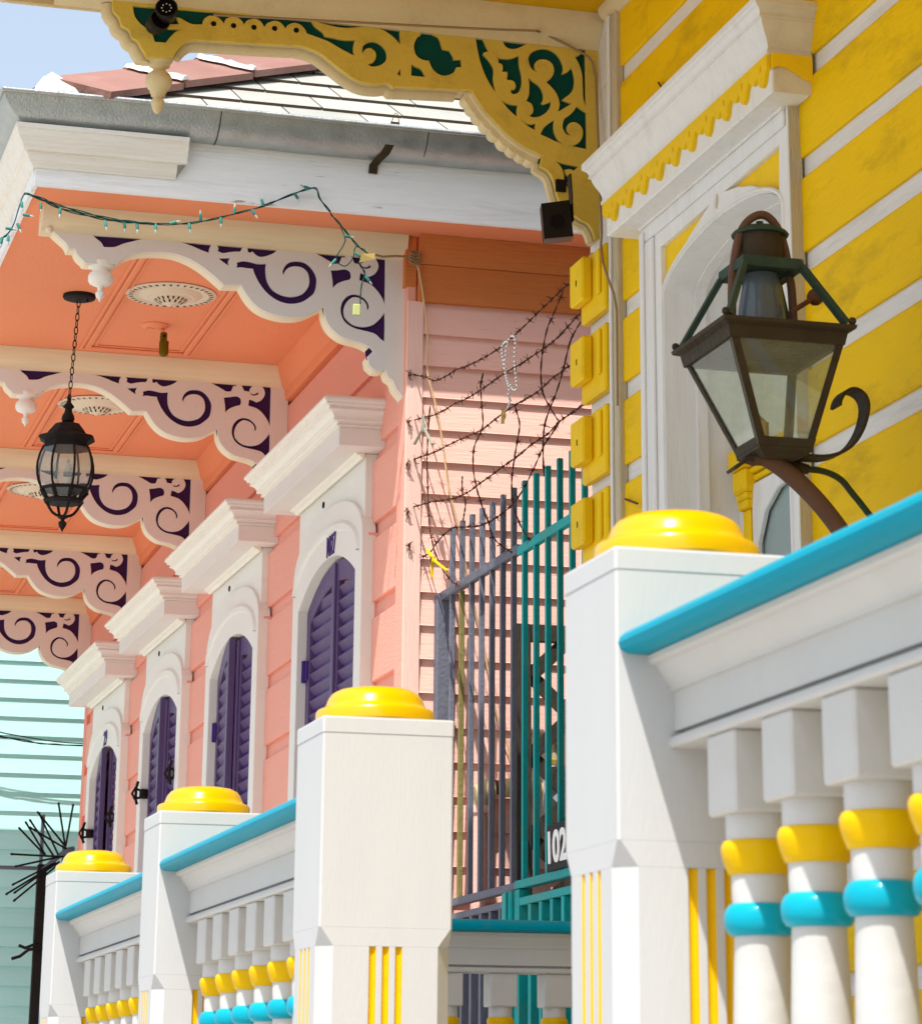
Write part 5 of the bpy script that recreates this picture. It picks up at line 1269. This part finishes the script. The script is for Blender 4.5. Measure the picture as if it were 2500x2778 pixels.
MB().tube(smooth2(gas, closed=False, sub_=4, ang=120), .0075, 8).build('gas_pipe', 'copper_green', wl, auto=50)
MB().tube([gas[0]-Vector((.012, 0, 0)), gas[1], gas[2]], [.012, .016, .011], 8).build('gas_valve', 'iron_bronze', wl)

# --- hanging porch lantern of the pink house
HX, HY = 1.546, 11.587; HZ = ZS+sagz(HY)
hl = thing('hanging_lantern', 'black octagonal glass lantern hanging on a chain under the pink porch', 'lantern', (1.53, HY, 3.82))
MB().lathe([(.066, 0), (.067, -.010), (.064, -.016), (.050, -.021), (.012, -.024), (.001, -.024)], (HX, HY, HZ), 28).build('canopy', 'iron_black', hl, auto=35)
MB().tube([(HX+.03, HY-.03, HZ-.015), (HX+.03, HY-.03, HZ-.034)], .004, 8).build('screw', 'iron_black', hl)
LX = 1.527; zc = HZ-.022; k = 0; lk = None
while zc > 4.372:
    cx_ = HX+(LX-HX)*(HZ-zc)/(HZ-4.36)
    if lk is None:
        q = MB().tube([(.0075*math.cos(2*math.pi*t/14), 0, .017*math.sin(2*math.pi*t/14)) for t in range(15)], .0022, 6).build('chain_link', 'iron_black', hl, local=True, auto=60); lk = q.data
    else: q = bpy.data.objects.new('chain_link', lk); COL.objects.link(q); q.parent = hl
    q.location = Vector((cx_, HY, zc-.014))-ORG[hl.name]; q.rotation_euler = (0, R(2), R(90*(k % 2)+20)); zc -= .0285; k += 1
N8 = 8; A0 = R(10)
def oct_(prof, name, mt, n=N8, auto=None): return MB().lathe(prof, (LX, HY, 0), n, a0=A0).build(name, mt, hl, auto=auto)
MB().lathe([(.003, 4.372), (.006, 4.360), (.010, 4.345), (.022, 4.330), (.022, 4.325), (.014, 4.320), (.016, 4.305), (.024, 4.290), (.0265, 4.278), (.024, 4.268), (.016, 4.264), (.022, 4.258)], (LX, HY, 0), 24).build('finial', 'iron_black', hl, auto=40)
oct_([(.022, 4.259), (.050, 4.256), (.078, 4.222), (.084, 4.212), (.110, 4.205), (.118, 4.198), (.118, 4.194), (.092, 4.178), (.092, 4.165), (.099, 4.160), (.100, 4.155)], 'roof', 'iron_black')
gl = [(.097, 4.155), (.108, 4.128), (.116, 4.095), (.118, 4.070), (.115, 4.040), (.106, 4.008), (.096, 3.992)]
for s_ in range(8):
    aa, ab = A0+2*math.pi*s_/8, A0+2*math.pi*(s_+1)/8; rr = []
    for r_, z_ in gl: rr.append([(LX+r_*.985*math.cos(aa), HY+r_*.985*math.sin(aa), z_), (LX+r_*.985*math.cos(ab), HY+r_*.985*math.sin(ab), z_)])
    MB().loft(rr, closed=False, cap=False).build('pane', 'glass_clear', hl)
    MB().tube([(LX+r_*math.cos(aa), HY+r_*math.sin(aa), z_) for r_, z_ in gl], .005, 6).build('rib', 'iron_black', hl, auto=50)
oct_([(.090, 3.992), (.099, 3.995), (.104, 3.990), (.100, 3.984), (.090, 3.982)], 'band', 'iron_black')
for s_ in range(8):
    aa = A0+2*math.pi*s_/8
    MB().tube([(LX+.096*math.cos(aa), HY+.096*math.sin(aa), 3.984), (LX+.078*math.cos(aa), HY+.078*math.sin(aa), 3.962), (LX+.072*math.cos(aa), HY+.072*math.sin(aa), 3.948)], [.010, .009, .008], 6).build('rib', 'iron_black', hl)
oct_([(.060, 3.950), (.076, 3.950), (.084, 3.944), (.084, 3.938), (.070, 3.930), (.045, 3.928), (.001, 3.928)], 'bowl_rim', 'iron_black')
oct_([(.093, 3.984), (.074, 3.960), (.069, 3.950)], 'pane', 'glass_dusty')
for s_ in range(4):
    aa = A0+2*math.pi*(s_*2)/8; c_, s2 = math.cos(aa), math.sin(aa)
    MB().tube([(LX+r_*c_, HY+r_*s2, z_) for r_, z_ in ((.074, 3.936), (.066, 3.925), (.056, 3.908), (.044, 3.893), (.028, 3.884), (.010, 3.880))], .0058, 7).build('cage_arm', 'iron_black', hl, auto=50)
MB().lathe([(.001, 3.818), (.006, 3.828), (.014, 3.840), (.0165, 3.852), (.015, 3.858), (.008, 3.862), (.008, 3.868), (.020, 3.874), (.020, 3.880), (.006, 3.886)], (LX, HY, 0), 16).build('drop', 'iron_black', hl, auto=40)
for s_ in range(3):
    a = R(40+120*s_); bx_, by_ = LX+.038*math.cos(a), HY+.038*math.sin(a)
    MB().lathe([(.014, 3.985), (.014, 4.025), (.012, 4.03)], (bx_, by_, 0), 12).build('candle_sleeve', 'bracket_cream', hl, auto=40)
    MB().lathe([(.008, 4.03), (.015, 4.045), (.0155, 4.06), (.010, 4.085), (.003, 4.105), (.0005, 4.108)], (bx_, by_, 0), 12).build('bulb', 'glass_clear', hl, smooth=True)

# --- lamp holder on the soffit
SXc, SYc = 1.922, 11.96; SZ = ZS+sagz(SYc)
ls = thing('lamp_holder', 'small olive swivel lamp on a round salmon ceiling plate', 'lamp', (SXc, SYc, SZ-.12))
MB().lathe([(.060, 0), (.060, -.004), (.054, -.010), (.020, -.018), (.001, -.018)], (SXc, SYc, SZ), 28).build('ceiling_plate', 'soffit_orange', ls, auto=35)
MB().lathe([(.017, 0), (.018, -.006)], (SXc-.018, SYc+.0, SZ-.014), 12).build('cap', 'soffit_orange', ls)
MB().tube([(SXc+.022, SYc, SZ-.014), (SXc+.040, SYc, SZ-.030)], .011, 10).build('stem', 'soffit_orange', ls, auto=40)
q0 = Vector((SXc+.040, SYc, SZ-.034))
MB().box(q0.x-.014, q0.x+.014, q0.y-.012, q0.y+.012, q0.z-.034, q0.z+.004, b=.004).build('knuckle', 'lamp_olive', ls)
MB().lathe([(.006, 0), (.006, .004)], (q0.x+.001, q0.y-.0165, q0.z-.014), 10, axis='y').build('screw', 'iron_black', ls)
MB().lathe([(.019, -.034), (.0205, -.036), (.0205, -.085), (.018, -.094), (.010, -.100), (.001, -.101)], (q0.x+.003, q0.y, q0.z), 18).build('lamp_head', 'lamp_olive', ls, auto=40)

# --- small black loudspeaker on the yellow bracket
spk = thing('loudspeaker', 'small black box loudspeaker mounted under the yellow bracket', 'loudspeaker', (2.48, 8.02, 4.09))
sA, sB, sC, sD = [onY(cQ(*p), 7.985) for p in ((900, 1312), (1205, 1272), (1245, 1662), (935, 1692))]
back = Vector((.030, .115, .018))
mb = MB().loft([[sA, sB, sC, sD], [p+back for p in (sA, sB, sC, sD)]]).build('box', 'black_plastic', spk)
ctr = (sA+sB+sC+sD)/4+(sD-sA)*.05; ux = (sB-sA).normalized(); uz = (sA-sD).normalized(); ny = ux.cross(uz); ny = ny if ny.y < 0 else -ny
ring = [ctr+ux*.0245*math.cos(2*math.pi*k/28)+uz*.0245*math.sin(2*math.pi*k/28)+ny*.0008 for k in range(29)]
MB().tube(ring, .0017, 6).build('cone_ring', 'black_plastic', spk, auto=60)
disc = [ctr+ux*.023*math.cos(2*math.pi*k/24)+uz*.023*math.sin(2*math.pi*k/24)+ny*.0008 for k in range(24)]
MB().loft([disc, [p+ny*.0006 for p in disc]]).build('cone', 'grille', spk)
br0 = sB+back*.55+Vector((.010, 0, 0))
MB().strip([br0+Vector((0, 0, -.06)), br0+Vector((0, .01, .03)), br0+Vector((.002, .03, .10))], .030, .004, (0, 1, 0)).build('mount_arm', 'black_plastic', spk)
MB().box(br0.x-.012, br0.x+.022, YB-.010, YB-.001, br0.z+.075, br0.z+.115, b=.002).build('mount_plate', 'black_plastic', spk)

# --- two round spotlights on the bracket nose
for q, r_, lab, yy in (((520, 65), .0335, 'upper round spotlight with lens dots on the bracket nose', 8.06), ((465, 165), .0325, 'lower dark round spotlight tucked behind the upper one', 8.10)):
    p = onY(cB(*q), yy)
    t_ = thing('spotlight', lab, 'spotlight', p-Vector((0, 0, r_)), 'spotlights on the yellow bracket')
    tilt = Matrix.Rotation(R(-8), 3, 'X') @ Matrix.Rotation(R(-12 if yy < 8.08 else 14), 3, 'Z')
    def tm(v, p=p, tilt=tilt): return p+tilt @ (v-p)
    MB().lathe([(r_*.62, .055), (r_*.85, .045), (r_, .012), (r_, -.004), (r_*.92, -.008), (r_*.88, -.004), (r_*.86, .0)], p, 28, axis='y').move(tm).build('housing', 'black_plastic', t_, auto=40)
    MB().lathe([(.0005, -.001), (r_*.86, -.001)], p, 24, axis='y').move(tm).build('lens', 'grille', t_)
    if yy < 8.08:
        for k in range(8):
            a = 2*math.pi*k/8; MB().sphere(p+Vector((.014*math.cos(a), -.002, .014*math.sin(a))), .0022, 8).move(tm).build('led', 'led', t_)
    MB().tube([p+Vector((0, .05, 0)), p+Vector((.004, .09, .012)), Vector((p.x+.01, YB+.003, p.z+.02))], .006, 8).build('stem', 'iron_bronze', t_)

# ================================================================== FAR LEFT: spiked post, rail, cables
SY = 18.78
cS = crop(0, 1950, 350, 1415)
hub = onY(cS(740, 1440), SY); hub2 = onY(cS(580, 1560), SY)
sf = thing('spike_fan', 'fan of black iron anti-climb spikes beside the far pink corner', 'spikes', hub2-Vector((0, 0, .3)))
spk_list = [((640, 915), (715, 1400)), ((805, 930), (722, 1390)), ((405, 1015), (700, 1380)), ((315, 1185), (755, 1445)), ((275, 1125), (500, 1500)), ((320, 1100), (590, 1510)), ((200, 1190), (500, 1505)), ((110, 1485), (690, 1515)), ((155, 1625), (700, 1505)), ((125, 1830), (610, 1580)), ((55, 1935), (600, 1600)), ((145, 1920), (650, 1570)), ((140, 2010), (640, 1600)), ((420, 1020), (640, 1500))]
for (a, c_) in spk_list:
    A_ = onY(cS(*a), SY-.12-random.uniform(0, .12)); C_ = onY(cS(*c_), SY); d_ = (A_-C_)
    MB().tube([C_, C_+d_*.93, C_+d_*.965, A_], [.0065, .0065, .009, .001], 5).build('spike', 'iron_black', sf)
MB().tube([hub+Vector((.04, .02, .01)), hub, hub2, hub2-Vector((.06, 0, .06))], .016, 8).build('hub_bar', 'fence_grey', sf)
pa, pb = onY(cS(430, 1600), SY+.03), onY(cS(500, 1600), SY+.03)
ip = thing('iron_post', 'dark iron gate post below the spikes at the far left', 'post', (pa.x, SY, 0))
MB().box(pa.x-.01, pb.x+.005, SY, SY+.06, 0, pa.z, b=.004).build('post', 'iron_black', ip)
MB().box(pb.x-.04, pb.x-.02, SY+.02, SY+.05, pa.z, onY(cS(550, 1050), SY).z, b=.002).build('bar', 'fence_grey', ip)
MB().box(pb.x+.10, pb.x+.125, SY+.02, SY+.05, pa.z-.1, onY(cS(800, 1360), SY).z, b=.002).build('bar', 'fence_grey', ip)
ra = onY(cS(0, 1630), SY+.02)
MB().tube([(ra.x-.6, SY+.03, ra.z), (pa.x, SY+.03, ra.z)], .012, 8).build('rail', 'fence_grey', ip)
kk = onY(crop(0, 2278, 500)(330, 1040), SY-.02)
MB().tube([kk+Vector((.06, .02, -.02)), kk, kk+Vector((-.05, 0, -.02)), kk+Vector((-.09, 0, -.005))], .010, 7).build('wire_twist', 'iron_black', ip)
MB().tube([kk+Vector((.05, .01, -.02)), kk+Vector((-.03, -.01, -.03)), kk+Vector((-.08, 0, -.07)), kk+Vector((-.13, 0, -.085))], .010, 7).build('wire_twist', 'iron_black', ip)
for pl, lab in (([(-300, 60), (0, 148), (220, 190), (520, 240), (760, 265), (895, 272), (1100, 275)], 'upper thin black cable crossing the turquoise wall'), ([(-300, 90), (0, 188), (120, 215), (270, 250), (430, 268), (600, 285), (760, 292), (895, 297), (1100, 300)], 'lower sagging black cable crossing the turquoise wall'), ([(-300, 100), (0, 200), (130, 212), (300, 240), (440, 275), (600, 278), (720, 290), (895, 292), (1100, 297)], 'looser black cable twisted round the lower one')):
    o = MB().tube(smooth2([onY(cS(*p), YT-.16) for p in pl], closed=False, sub_=4, ang=120), .0042, 6).build('overhead_cable', 'cable_black'); recentre(o); tag(o, lab, 'cable', 'cables crossing in front of the turquoise wall')
# nails in the yellow corner
for cr, a, c_ in ((crop(1500, 1300, 1000), (355, 98), (415, 120)), (cQ, (1365, 765), (1430, 835)), (crop(1550, 0, 600), (715, 678), (742, 722))):
    A_, C_ = onX(cr(*a), 2.672), onX(cr(*c_), 2.66)
    o = MB().tube([A_, C_], .0035, 6).build('nail', 'iron_rust'); recentre(o)
    tag(o, {355: 'rusty nail in the yellow board left of the door', 1365: 'rusty nail at the lower end of the yellow bracket', 715: 'rusty nail above the yellow door hood'}[a[0]], 'nail')
